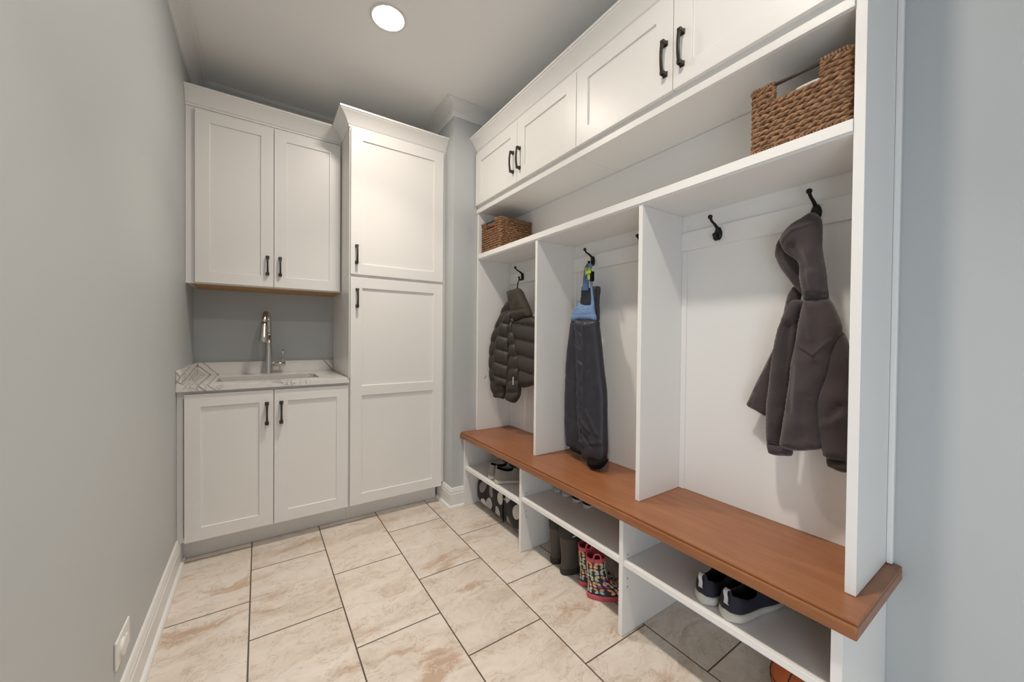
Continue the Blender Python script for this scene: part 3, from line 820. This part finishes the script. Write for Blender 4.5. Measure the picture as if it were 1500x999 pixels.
    for sx in (-1, 1):
        bm = bmesh.new(); tube(bm, [(sx * d, -hy - .008, zt - .004), (sx * d, hy + .008, zt - .004)], .0052, 12)
        obj('handle_bar', bm, 'wood_dark_bar', t, smooth=True)
    return t
ZS_ = 1.7496
b0 = basket('large-looking wicker basket on the near end of the shelf, beside the end panel', (1.424, .4615, ZS_))
b1 = dup(b0, (1.424, 2.2085, ZS_), 0, 'small-looking wicker basket at the far left end of the shelf')
# what shows in the baskets
bm = pillow([(-.075, 0), (.075, 0), (.08, .13), (.05, .172), (0, .183), (-.05, .172), (-.08, .13)], .03, .03, .04, .012, wr=.006)
t = obj('folded_cloth', bm, 'paper_white', smooth=True, loc=(0, 0, 0)); t.location = (1.358, .4450, ZS_ + .0095)
tag(t, 'white cloth just showing in the grip of the near wicker basket', 'cloth')
t = thing('orange_pouch', 'orange and black pouch peeking out of the far wicker basket', 'pouch', (1.338, 2.200, ZS_ + .0095))
obj('pouch_body', pillow([(-.07, .0), (.07, .0), (.075, .10), (.07, .170), (-.07, .170), (-.075, .10)], .018, .018, .02, .01), 'black_canvas', t, smooth=True)
bm = bmesh.new(); tube(bm, [(-.006, -.066, .168), (-.010, 0, .176), (-.006, .066, .168)], .011, 10)
obj('orange_edge', bm, 'orange_cloth', t, smooth=True, label='bright orange top edge')

# ------------------------------------------------------------------ garments
def hang(name, key, parent, mat, tf, tb, **kw):
    pl, pts = OUTLINE[key]
    if isinstance(pl, tuple): x0, k, y0 = pl
    else: x0, k, y0 = pl, 0.0, 0.0
    s = math.sqrt(1 + k * k)
    off = kw.pop('off', 0.0); label = kw.pop('label', None)
    bm = pillow(pts, tf, tb, **kw)
    m = Matrix(((-1 / s, -k / s, 0, x0 - off), (-k / s, 1 / s, 0, y0), (0, 0, 1, 0), (0, 0, 0, 1)))
    xform(bm, m)
    return obj(name, bm, mat, parent, smooth=True, world=True, label=label)

# grey fleece jacket hung by its hood
t = thing('fleece_jacket', 'grey hooded fleece jacket hanging by its hood in the near bay', 'jacket', (1.49, .48, 1.12))
hang('front_flap', 'fl_flap', t, 'fleece', .010, .010, edge=.012, step=.009, folds=[(.665, .93, .60, 1.12, .006, -.008)], wr=.003)
c = hang('sleeve', 'fl_slv_l', t, 'fleece', .032, .028, edge=.036, step=.008, wr=.006, wsc=22, seed=1,
         folds=[(.53, 1.22, .545, .95, .014, -.016), (.575, 1.15, .575, .90, .02, .006)])
hang('cuff', 'fl_cuff_l', c, 'fleece', .026, .022, edge=.03, step=.008)
hang('hood_lining', 'fl_hood_far', t, 'fleece', .020, .02, edge=.03, step=.008, wr=.003, folds=[(.53, 1.50, .50, 1.36, .02, -.016)])
hang('torso', 'fl_torso', t, 'fleece', .036, .032, edge=.034, step=.0045, wr=.006, wsc=20, seed=2,
     folds=[(.497, 1.165, .445, 1.13, .0032, .0055), (.445, 1.13, .405, 1.175, .0032, .0055), (.497, 1.158, .445, 1.123, .003, -.003), (.440, 1.10, .425, 1.03, .010, -.006),
            (.425, 1.03, .415, .90, .022, -.012), (.505, .845, .39, .835, .0035, .005), (.505, .838, .39, .828, .003, -.003), (.48, 1.10, .475, .92, .03, .010),
            (.465, 1.00, .47, .87, .012, -.006), (.46, 1.28, .45, 1.18, .012, .006), (.50, 1.09, .505, .95, .010, -.006), (.445, .99, .43, .86, .008, .006)])
c = hang('sleeve', 'fl_slv_r', t, 'fleece', .034, .030, edge=.034, step=.008, wr=.006, wsc=22, seed=3, off=.005,
         folds=[(.425, 1.13, .41, .95, .02, .008), (.405, .94, .385, .98, .012, -.012), (.42, .92, .38, .95, .012, .008)])
hang('cuff', 'fl_cuff_r', c, 'fleece', .028, .024, edge=.03, step=.008)
hang('hood', 'fl_hood', t, 'fleece', .036, .036, edge=.036, step=.005, wr=.004, wsc=24, seed=5,
     folds=[(.540, 1.49, .505, 1.525, .0032, .005), (.505, 1.525, .425, 1.537, .0032, .005), (.50, 1.315, .42, 1.312, .006, -.010), (.505, 1.47, .462, 1.40, .014, -.012), (.462, 1.44, .455, 1.32, .022, .010),
            (.475, 1.40, .455, 1.31, .007, -.006), (.425, 1.52, .43, 1.45, .010, .007)])

# brown quilted puffer jacket
def quilt(pitch, sl, ph):
    return lambda u, z: .42 + .58 * abs(math.sin(PI * (z + sl * u + ph) / pitch)) ** .55
t = thing('puffer_jacket', 'dark brown quilted puffer jacket hanging in the far bay', 'jacket', (1.44, 2.12, 1.08))
hang('sleeve', 'pf_slv_l', t, 'puffer_nylon', .034, .028, edge=.035, step=.009, wave=quilt(.092, .25, .02))
hang('front_panel', 'pf_body_l', t, 'puffer_nylon', .040, .03, edge=.04, step=.008, wave=quilt(.094, -.22, .055), off=.008)
hang('back_panel', 'pf_body_r', t, 'puffer_nylon', .048, .036, edge=.045, step=.009, wave=quilt(.098, -.12, -.035))
hang('sleeve', 'pf_slv_r', t, 'puffer_nylon', .036, .03, edge=.035, step=.008, wave=quilt(.080, .1, .0), off=.004)
hang('collar', 'pf_collar', t, 'collar_knit', .036, .03, edge=.035, step=.009, wr=.004, off=.008,
     folds=[(2.09, 1.33, 1.93, 1.335, .008, .008), (2.09, 1.345, 1.93, 1.35, .008, -.007)])
bm = bmesh.new(); tube(bm, [(1.515, 2.176, 1.575), (1.485, 2.150, 1.545), (1.43, 2.075, 1.50), (1.425, 2.07, 1.47)], .004, 8)
obj('hanging_loop', bm, 'black_canvas', t, smooth=True, world=True)
obj('tag', BX((1.366, 1.369, 2.018, 2.027, .865, .915)), 'tab_white', t, world=True, label='small white tag')
bm = bmesh.new(); tube(bm, [(1.305, 2.262, .905), (1.300, 2.276, .885)], .0035, 8)
obj('zipper_pull', bm, 'steel', t, smooth=True, world=True)

# snow pants
t = thing('snow_pants', 'dark kids snow pants with light blue bib and straps in the middle bay', 'snow pants', (1.46, 1.47, 1.0))
hang('back_bib', 'ov_back_bib', t, 'pants_nylon', .010, .012, edge=.015, step=.009, wr=.004)
hang('strap', 'ov_strap_l', t, 'strap_blue', .006, .005, edge=.008, step=.007)
hang('bib', 'ov_bib', t, 'denim_blue', .014, .012, edge=.02, step=.007, wr=.003, off=.012,
     folds=[(1.50, 1.355, 1.45, 1.335, .006, -.006), (1.45, 1.335, 1.41, 1.355, .006, -.006), (1.54, 1.305, 1.37, 1.305, .004, .003), (1.54, 1.285, 1.37, 1.285, .004, .003)], label='light blue bib')
hang('strap', 'ov_strap_r', t, 'denim_blue', .006, .005, edge=.008, step=.007, off=.010)
bm = BX((1.428, 1.436, 1.432, 1.446, 1.505, 1.545))
obj('buckle', bm, 'lime_plastic', t, .002, world=True, label='yellow-green strap clip')
obj('buckle', BX((1.415, 1.430, 1.396, 1.414, 1.475, 1.535), (1.410, 1.4148, 1.386, 1.420, 1.505, 1.520)), 'lime_plastic', t, .002, world=True, label='yellow-green strap clip')
obj('adjuster', BX((1.412, 1.430, 1.378, 1.394, 1.465, 1.515)), 'black_canvas', t, .002, world=True)
c = hang('leg', 'ov_leg_l', t, 'pants_nylon', .030, .028, edge=.04, step=.009, wr=.0025, wsc=26, seed=4,
     folds=[(1.59, .96, 1.48, .93, .012, -.006), (1.58, .74, 1.48, .72, .016, -.006), (1.47, 1.2, 1.47, .6, .02, -.012)])
hang('boot_gaiter', 'ov_cuff_l', c, 'black_canvas', .020, .02, edge=.02, step=.010)
c = hang('leg', 'ov_leg_r', t, 'pants_nylon', .034, .030, edge=.04, step=.006, wr=.0025, wsc=30, seed=7, off=.008,
     folds=[(1.405, 1.25, 1.395, .62, .008, .006), (1.36, 1.0, 1.33, .93, .008, .005), (1.42, .76, 1.36, .70, .008, .009), (1.38, .80, 1.31, .70, .010, .009),
            (1.41, .68, 1.35, .63, .009, -.009), (1.36, .64, 1.29, .66, .010, .006)] +
           [(1.468 - .012 * math.sin(i * 2.1), 1.21 - i * .040, 1.418 + .008 * math.sin(i * 1.3), 1.178 - i * .040 + .012 * math.sin(i * 3.7), .0052, (.0062, -.0045)[i % 2]) for i in range(15)])
hang('boot_gaiter', 'ov_cuff_r', c, 'black_canvas', .030, .03, edge=.03, step=.010)

# ------------------------------------------------------------------ shoes (local: heel at the origin, toe towards +x)
def half_width(s, a, b):
    w = np.interp(s, [0, .06, .2, .42, .55, .70, .82, .92, 1.0], [a * .75, a, a * 1.04, a * .98, .5 * a + .5 * b, b, b * .96, b * .78, b * .42])
    r = .11
    if s < r: w *= math.sqrt(max(0, 1 - (1 - s / r) ** 2)) * .86 + .14
    if s > 1 - r: w *= math.sqrt(max(0, 1 - (1 - (1 - s) / r) ** 2)) * .80 + .20
    return float(w)
STN = [0, .008, .02, .04, .07, .11, .16, .22, .28, .34, .40, .46, .52, .58, .64, .70, .76, .82, .88, .92, .95, .975, .99, 1.0]
def shoe(name, label, cat, L, a, b, solez, up, mats, open_to=.46, bow=.0, group=None, tab=None, pull_tab=None, chunk=1.0, notch=False, tongue=None):
    """solez: sole height profile (s, z) ; up: upper height profile (s, z)"""
    t = thing(name, label, cat, (0, 0, 0), group=group)
    cy = lambda s: bow * math.sin(PI * s) - bow * .5
    sz = lambda s: float(np.interp(s, *zip(*solez))); uz = lambda s: float(np.interp(s, *zip(*up)))
    spring = lambda s: .010 * max(0, (s - .72) / .28) ** 2 * (L / .28)
    bm = bmesh.new(); prev = None
    for s in STN:
        w = half_width(s, a, b); x = s * L; c = cy(s); zb = spring(s); zt = sz(s)
        e = 1.0
        ring = [(x, c - w * .93, zb), (x, c - w * 1.05 * chunk, zb + (zt - zb) * .25), (x, c - w * 1.05 * chunk, zb + (zt - zb) * .7), (x, c - w * .985, zt),
                (x, c + w * .985, zt), (x, c + w * 1.05 * chunk, zb + (zt - zb) * .7), (x, c + w * 1.05 * chunk, zb + (zt - zb) * .25), (x, c + w * .93, zb)]
        R = [bm.verts.new(p) for p in ring]
        if prev:
            for k in range(8): bm.faces.new((prev[k], prev[(k + 1) % 8], R[(k + 1) % 8], R[k]))
        else: bm.faces.new(R[::-1])
        prev = R
    bm.faces.new(prev)
    obj('sole', bm, mats[1], t, smooth=True, mods=[('SUBSURF', {'levels': 1, 'render_levels': 1})])
    bm = bmesh.new(); NT_ = 14; prev = None
    for i, s in enumerate(STN):
        w = half_width(s, a, b) * .97; x = s * L; c = cy(s); z0 = sz(s) - .004; h = uz(s) - z0
        R = []
        for k in range(NT_ + 1):
            an = PI * k / NT_
            y = math.copysign(abs(math.cos(an)) ** .72, math.cos(an)); z = math.sin(an) ** .62
            R.append(bm.verts.new((x + (.010 * z if s < .12 else 0) * (L / .28) * (1 - s / .12) , c - w * y * (1 - .10 * z), z0 + h * z)))
        if prev:
            for k in range(NT_):
                if .035 < s <= open_to and 3 <= k <= NT_ - 4: continue
                bm.faces.new((prev[k], prev[k + 1], R[k + 1], R[k]))
        else: bm.faces.new(R)
        prev = R
    bm.faces.new(prev[::-1])
    obj('upper', bm, [mats[0], mats[2]], t, smooth=True,
        mods=[('SOLIDIFY', {'thickness': .0035, 'offset': -1, 'material_offset': 1}), ('SUBSURF', {'levels': 1, 'render_levels': 2})])
    bm = bmesh.new(); lo = []; hi = []
    for s in STN[2:-3]:
        w = half_width(s, a, b) * .86
        lo.append(bm.verts.new((s * L, cy(s) - w, sz(s) + .003))); hi.append(bm.verts.new((s * L, cy(s) + w, sz(s) + .003)))
    for k in range(len(lo) - 1): bm.faces.new((lo[k], lo[k + 1], hi[k + 1], hi[k]))
    obj('insole', bm, mats[2], t, mods=[('SOLIDIFY', {'thickness': .003})])
    if tab:
        bm = bmesh.new(); zt = uz(.03); z0 = sz(0)
        pts = [(.0045, 0, z0 + .016), (-.0025, 0, z0 + .022), (-.0005, 0, z0 + (zt - z0) * .55), (-.005, 0, zt * .92), (.004, 0, zt * 1.01), (.013, 0, zt * .96)]
        q = spline(pts, 5); prev = None
        for p in q:
            R = [bm.verts.new((p[0], p[1] + dy, p[2])) for dy in (-.006, .006)]
            if prev: bm.faces.new((prev[0], prev[1], R[1], R[0]))
            prev = R
        obj('heel_tab', bm, tab, t, mods=[('SOLIDIFY', {'thickness': .0022})], label='white pull tab at the heel')
    if tongue:
        bm = bmesh.new(); s0 = open_to
        for sy in range(1): pass
        q = spline([(s0 * L * 1.10, 0, uz(s0) * .99), (s0 * L * .93, 0, uz(s0) * 1.06), (s0 * L * .80, 0, uz(s0) * 1.17)], 5); prev = None
        for p in q:
            R = [bm.verts.new((p[0] - .006 * (abs(dy) / .02), dy, p[2] - .012 * (abs(dy) / .024) ** 2)) for dy in (-.024, -.012, 0, .012, .024)]
            if prev:
                for k in range(4): bm.faces.new((prev[k], prev[k + 1], R[k + 1], R[k]))
            prev = R
        obj('tongue', bm, mats[2], t, smooth=True, mods=[('SOLIDIFY', {'thickness': .006})])
        bm = bmesh.new()
        for i in range(5):
            s = s0 + .02 + i * .05; w = .021; z = uz(s) + .003
            tube(bm, [(s * L, -w, z - .012), (s * L + .004, -w * .5, z), (s * L, 0, z + .002), (s * L - .004, w * .5, z), (s * L, w, z - .012)], .0025, 6)
        obj('laces', bm, mats[3], t, smooth=True)
    return t
def put(o, x, y, z, ang): o.location = (x, y, z); o.rotation_euler = (0, 0, ang); return o
navy_s = [(0, .034), (.10, .033), (.35, .030), (.7, .024), (1, .026)]
navy_u = [(0, .098), (.06, .100), (.14, .088), (.26, .072), (.36, .076), (.46, .092), (.60, .078), (.78, .058), (.92, .048), (1, .036)]
for (y, l, lab) in ((.590, 1, 'navy slip-on sneaker in the near cubby, the one closer to the viewer'), (.676, -1, 'navy slip-on sneaker in the near cubby, half hidden behind its mate')):
    s = shoe('navy_sneaker', lab, 'shoe', .285, .037, .047, navy_s, navy_u, ('navy_knit', 'sole_white', 'lining', 'navy_knit'), .42, -.006 * l, 'navy sneakers', tab='tab_white')
    put(s, 1.203 if l > 0 else 1.212, y, .3022, -.13 if l > 0 else -.05)
gr_s = [(0, .030), (.2, .028), (.5, .024), (1, .024)]
gr_u = [(0, .112), (.06, .118), (.16, .108), (.26, .094), (.36, .098), (.46, .112), (.62, .082), (.80, .062), (.93, .050), (1, .038)]
for (x, y, an, lab) in ((1.208, 1.984, -.47, 'grey running shoe in the far cubby, nearer the divider'), (1.212, 2.066, -.36, 'grey running shoe in the far cubby, partly behind its mate')):
    s = shoe('grey_running_shoe', lab, 'shoe', .285, .036, .046, gr_s, gr_u, ('grey_knit', 'sole_white', 'lining', 'grey_suede'), .44, .004, 'grey running shoes', tongue=True)
    put(s, x, y, .2729, an)
kid_s = [(0, .020), (.6, .020), (.85, .024), (1, .024)]
kid_u = [(0, .058), (.10, .058), (.28, .048), (.45, .056), (.65, .046), (.85, .036), (1, .026)]
for (y, m, lab) in ((1.616, 'canvas_pale', 'pale kids shoe at the back of the middle cubby, first from the left'),
                    (1.550, 'canvas_pale', 'pale kids shoe at the back of the middle cubby, second from the left'),
                    (1.466, 'black_canvas', 'black kids shoe with white sole in the middle cubby, left of its mate'),
                    (1.385, 'black_canvas', 'black kids shoe with white sole in the middle cubby, rightmost')):
    s = shoe('kids_shoe', lab, 'shoe', .160, .026, .033, kid_s, kid_u, (m, 'sole_white', 'lining', m), .46, 0, 'kids shoes in the middle cubby')
    put(s, 1.384, y, .3022, 0)

# boots: stacked foot-shaped slices
def boot(label, cat_name, L, zs, mats, ztop, print_seed=None, handles=False, group=None, logo=None):
    """zs: (z, heel x, toe x, half width heel, half width ball) slices, bottom to top"""
    t = thing(cat_name, label, 'boot', (0, 0, 0), group=group)
    NS = 28
    def at(z):
        Z = [q[0] for q in zs]; return [float(np.interp(z, Z, [q[i] for q in zs])) for i in range(1, 5)]
    def P(th, z, off=0.0):
        hx, tx, wh, wb = at(z); c = (hx + tx) / 2; r = (tx - hx) / 2
        cs, sn = math.cos(th), math.sin(th)
        f = .5 + .5 * cs
        w = wh + (wb - wh) * f; e = .85
        x = c + r * math.copysign(abs(cs) ** e, cs); y = w * math.copysign(abs(sn) ** e, sn)
        n = Vector((cs / max(r, .01), sn / max(w, .01), 0)).normalized()
        return Vector((x, y, z)) + n * off
    def loft(z0, z1, n, off=0.0, cap=False, inward=None):
        bm = bmesh.new(); rings = []
        for i in range(n + 1):
            z = z0 + (z1 - z0) * i / n
            rings.append([bm.verts.new(P(2 * PI * k / NS, z, off)) for k in range(NS)])
        for A, B in zip(rings, rings[1:]):
            for k in range(NS): bm.faces.new((A[k], A[(k + 1) % NS], B[(k + 1) % NS], B[k]))
        if cap: bm.faces.new(rings[0][::-1])
        return bm, rings
    zsole = zs[2][0]
    bm, R = loft(zs[0][0], zsole, 3, .0025, True); bm.faces.new(R[-1])
    obj('sole', bm, mats[1], t, smooth=True, bevel=.0012)
    bm, R = loft(zsole - .004, ztop, 26)
    ms = [mats[0], mats[3]]
    if print_seed is not None:
        ms += ['print_orange', 'print_peach', 'print_teal', 'print_yellow', 'print_purple', 'pink_rubber']
        rnd = random.Random(print_seed)
        def flat_poly(th0, z0, pts, mi, off):
            hx, tx, wh, wb = at(z0); rad = ((tx - hx) / 2 + (wh + wb) / 2) / 2
            vs = [bm.verts.new(P(th0 + u / rad, min(max(z0 + v, zsole + .001), ztop - .004), off)) for u, v in pts]
            c = bm.verts.new(P(th0 + sum(p[0] for p in pts) / len(pts) / rad, z0 + sum(p[1] for p in pts) / len(pts), off))
            for k in range(len(vs)): bm.faces.new((vs[k], vs[(k + 1) % len(vs)], c)).material_index = mi
        def wing(cx, cy, a, b, rot):
            return [(cx + a * math.cos(q) * math.cos(rot) - b * math.sin(q) * math.sin(rot), cy + a * math.cos(q) * math.sin(rot) + b * math.sin(q) * math.cos(rot)) for q in [2 * PI * k / 12 for k in range(12)]]
        row = 0; z = zsole + .020
        while z < ztop - .014:
            n = 6 if z > .075 else 8
            for k in range(n):
                th = -PI * .62 + 2 * PI * (k + (.5 if row % 2 else 0)) / n
                a_, b_ = ((2, 4), (3, 4), (3, 6), (2, 3), (5, 4))[(row * 2 + k * 3) % 5]
                sc = 1.28 + rnd.uniform(-.08, .08); tl = rnd.uniform(-.25, .25)
                for sg in (-1, 1):
                    flat_poly(th, z, wing(sg * .0085 * sc, .0050 * sc, .0078 * sc, .0048 * sc, sg * .75 + tl), a_, .0012)
                    flat_poly(th, z, wing(sg * .0068 * sc, -.0050 * sc, .0058 * sc, .0042 * sc, -sg * .6 + tl), b_, .0012)
                    flat_poly(th, z, wing(sg * .0095 * sc, .0062 * sc, .0032 * sc, .0020 * sc, sg * .75 + tl), b_ if a_ != b_ else 3, .0016)
            z += .029; row += 1
    for f in bm.faces:
        pass
    o = obj('shaft', bm, ms, t, smooth=True)
    # inner lining and top band
    bm = bmesh.new(); rings = []
    for z in (ztop, ztop - .05, ztop - .10): rings.append([bm.verts.new(P(2 * PI * k / NS, z, -.004)) for k in range(NS)])
    for A, B in zip(rings, rings[1:]):
        for k in range(NS): bm.faces.new((A[k], A[(k + 1) % NS], B[(k + 1) % NS], B[k]))
    bm.faces.new(rings[-1])
    obj('lining', bm, mats[3], t, smooth=True)
    bm, R = loft(ztop - mats[4], ztop, 2, .0022)
    top = [bm.verts.new(P(2 * PI * k / NS, ztop, -.004)) for k in range(NS)]
    for k in range(NS): bm.faces.new((R[-1][k], R[-1][(k + 1) % NS], top[(k + 1) % NS], top[k]))
    obj('top_band', bm, mats[2], t, smooth=True, bevel=0)
    if logo is not None:
        bm = bmesh.new(); prev = None
        for k in range(7):
            R = [bm.verts.new(P(logo + .34 * (k / 6 - .5), ztop - .047 + dz + .004 * (k / 6), .0034)) for dz in (-.0035, .0035)]
            if prev: bm.faces.new((prev[0], prev[1], R[1], R[0]))
            prev = R
        obj('badge', bm, 'tab_white', t, mods=[('SOLIDIFY', {'thickness': .0008})], label='small pale badge on the cuff')
    if handles:
        for sg in (-1, 1):
            base = P(sg * PI / 2, ztop - .008, .0035)
            p = [base + Vector((-.017, 0, -.004)), base + Vector((-.016, 0, .018)), base + Vector((-.009, sg * .002, .034)), base + Vector((.009, sg * .002, .034)), base + Vector((.016, 0, .018)), base + Vector((.017, 0, -.004))]
            bm = bmesh.new(); tube(bm, spline(p, 5), .0036, 8); obj('pull_loop', bm, mats[2], t, smooth=True)
    return t
fly = [(0, .004, .172, .029, .034), (.006, 0, .178, .031, .036), (.022, .001, .177, .031, .036), (.040, .003, .168, .030, .034), (.058, .005, .140, .031, .033),
       (.075, .004, .112, .032, .033), (.095, 0, .094, .034, .034), (.14, -.003, .082, .0345, .0345), (.187, -.005, .081, .0355, .0355)]
fm = ('print_navy', 'pink_rubber', 'pink_rubber', 'magenta_lining', .014)
put(boot('butterfly-print rain boot with pink trim, the one closer to the viewer', 'butterfly_rain_boot', .178, fly, fm, .187, 3, True, 'butterfly rain boots'), 1.241, 1.220, .0008, -.66)
put(boot('butterfly-print rain boot with pink trim, half hidden behind its mate', 'butterfly_rain_boot', .178, fly, fm, .187, 8, True, 'butterfly rain boots'), 1.270, 1.300, .0008, -.56)
dk = [(0, .004, .225, .034, .040), (.006, 0, .230, .037, .043), (.030, .001, .228, .037, .043), (.050, .003, .215, .036, .041), (.070, .006, .180, .037, .040),
      (.095, .006, .138, .038, .039), (.12, .004, .120, .041, .041), (.18, -.002, .118, .044, .044), (.245, -.006, .120, .046, .046)]
dm = ('rubber_brown', 'rubber_dark', 'rubber_dark', 'lining', .062)
bA = put(boot('plain dark brown rubber boot in the middle cubby, right one of the pair', 'rubber_boot', .23, dk, dm, .245, group='brown rubber boots', logo=-1.75), 1.245, 1.400, .0008, -.06)
put(boot('plain dark brown rubber boot in the middle cubby, left one beside the divider', 'rubber_boot', .23, dk, dm, .245, group='brown rubber boots'), 1.262, 1.497, .0008, .0)

# ------------------------------------------------------------------ dotted bag on the floor of the far cubby
def bag():
    t = thing('polka_dot_bag', 'black bag with pale and grey dots lying under the far cubby shelf', 'bag', (1.37, 2.0, .001))
    bm = bmesh.new(); Y0, Y1, X0, X1, H = -.305, .315, -.108, .15, .215
    NY, NA = 44, 40; rings = []
    for i in range(NY + 1):
        v = i / NY; y = Y0 + (Y1 - Y0) * v
        e = min(1.0, (1 - abs(2 * v - 1)) * 3.2 + .30); e = e ** .5
        dent = 1 - .06 * math.exp(-((v - .42) / .02) ** 2)
        R = []
        for k in range(NA):
            a = 2 * PI * k / NA; cs, sn = math.cos(a), math.sin(a)
            x = math.copysign(abs(cs) ** .55, cs); z = math.copysign(abs(sn) ** .55, sn)
            sag = .012 * math.sin(7 * v + 2 * a) + .006 * math.sin(19 * v + 3 * a)
            rx = (X1 - X0) / 2 * (.80 + .20 * e) * dent + sag * (1 if z > -.6 else 0)
            rz = H / 2 * (.86 + .14 * e)
            R.append(bm.verts.new(((X0 + X1) / 2 + rx * x, y, max(H / 2 + rz * z + (.5 * sag if z > 0 else 0), .0))))
        rings.append(R)
    for A, B in zip(rings, rings[1:]):
        for k in range(NA): bm.faces.new((A[k], A[(k + 1) % NA], B[(k + 1) % NA], B[k]))
    bm.faces.new(rings[0][::-1]); bm.faces.new(rings[-1])
    obj('bag_body', bm, 'dotted_fabric', t, smooth=True, mods=[('SUBSURF', {'levels': 1, 'render_levels': 1})])
    yb = Y0 + (Y1 - Y0) * .42
    bm = bmesh.new(); tube(bm, [(-.111, yb, .03), (-.116, yb, .10), (-.112, yb, .17), (-.09, yb + .004, .212)], .0045, 8)
    obj('piping', bm, 'black_canvas', t, smooth=True)
    bm = bmesh.new(); tube(bm, [(-.108, yb - .012, .176), (-.112, yb - .012, .168)], .008, 12)
    obj('snap', bm, 'steel', t, smooth=True)
bag()

# ------------------------------------------------------------------ ball
def ball():
    t = thing('basketball', 'small orange basketball on the floor under the near cubby shelf', 'ball', (1.426, .446, .1008), .5)
    bm = bmesh.new(); bmesh.ops.create_uvsphere(bm, u_segments=48, v_segments=32, radius=.1)
    obj('ball_body', bm, 'ball_orange', t, smooth=True)
    bm = bmesh.new(); n = 64; r = .1002
    tube(bm, [(r * math.cos(2 * PI * k / n), r * math.sin(2 * PI * k / n), 0) for k in range(n)], .0017, 6, True)
    tube(bm, [(0, r * math.cos(2 * PI * k / n), r * math.sin(2 * PI * k / n)) for k in range(n)], .0017, 6, True)
    for sg in (-1, 1):
        pts = []
        for k in range(n):
            a = 2 * PI * k / n; v = Vector((sg * (.062 + .022 * math.cos(2 * a)), .078 * math.cos(a), .078 * math.sin(a))).normalized() * r
            pts.append(tuple(v))
        tube(bm, pts, .0017, 6, True)
    obj('seams', bm, 'hole', t, smooth=True)
ball()
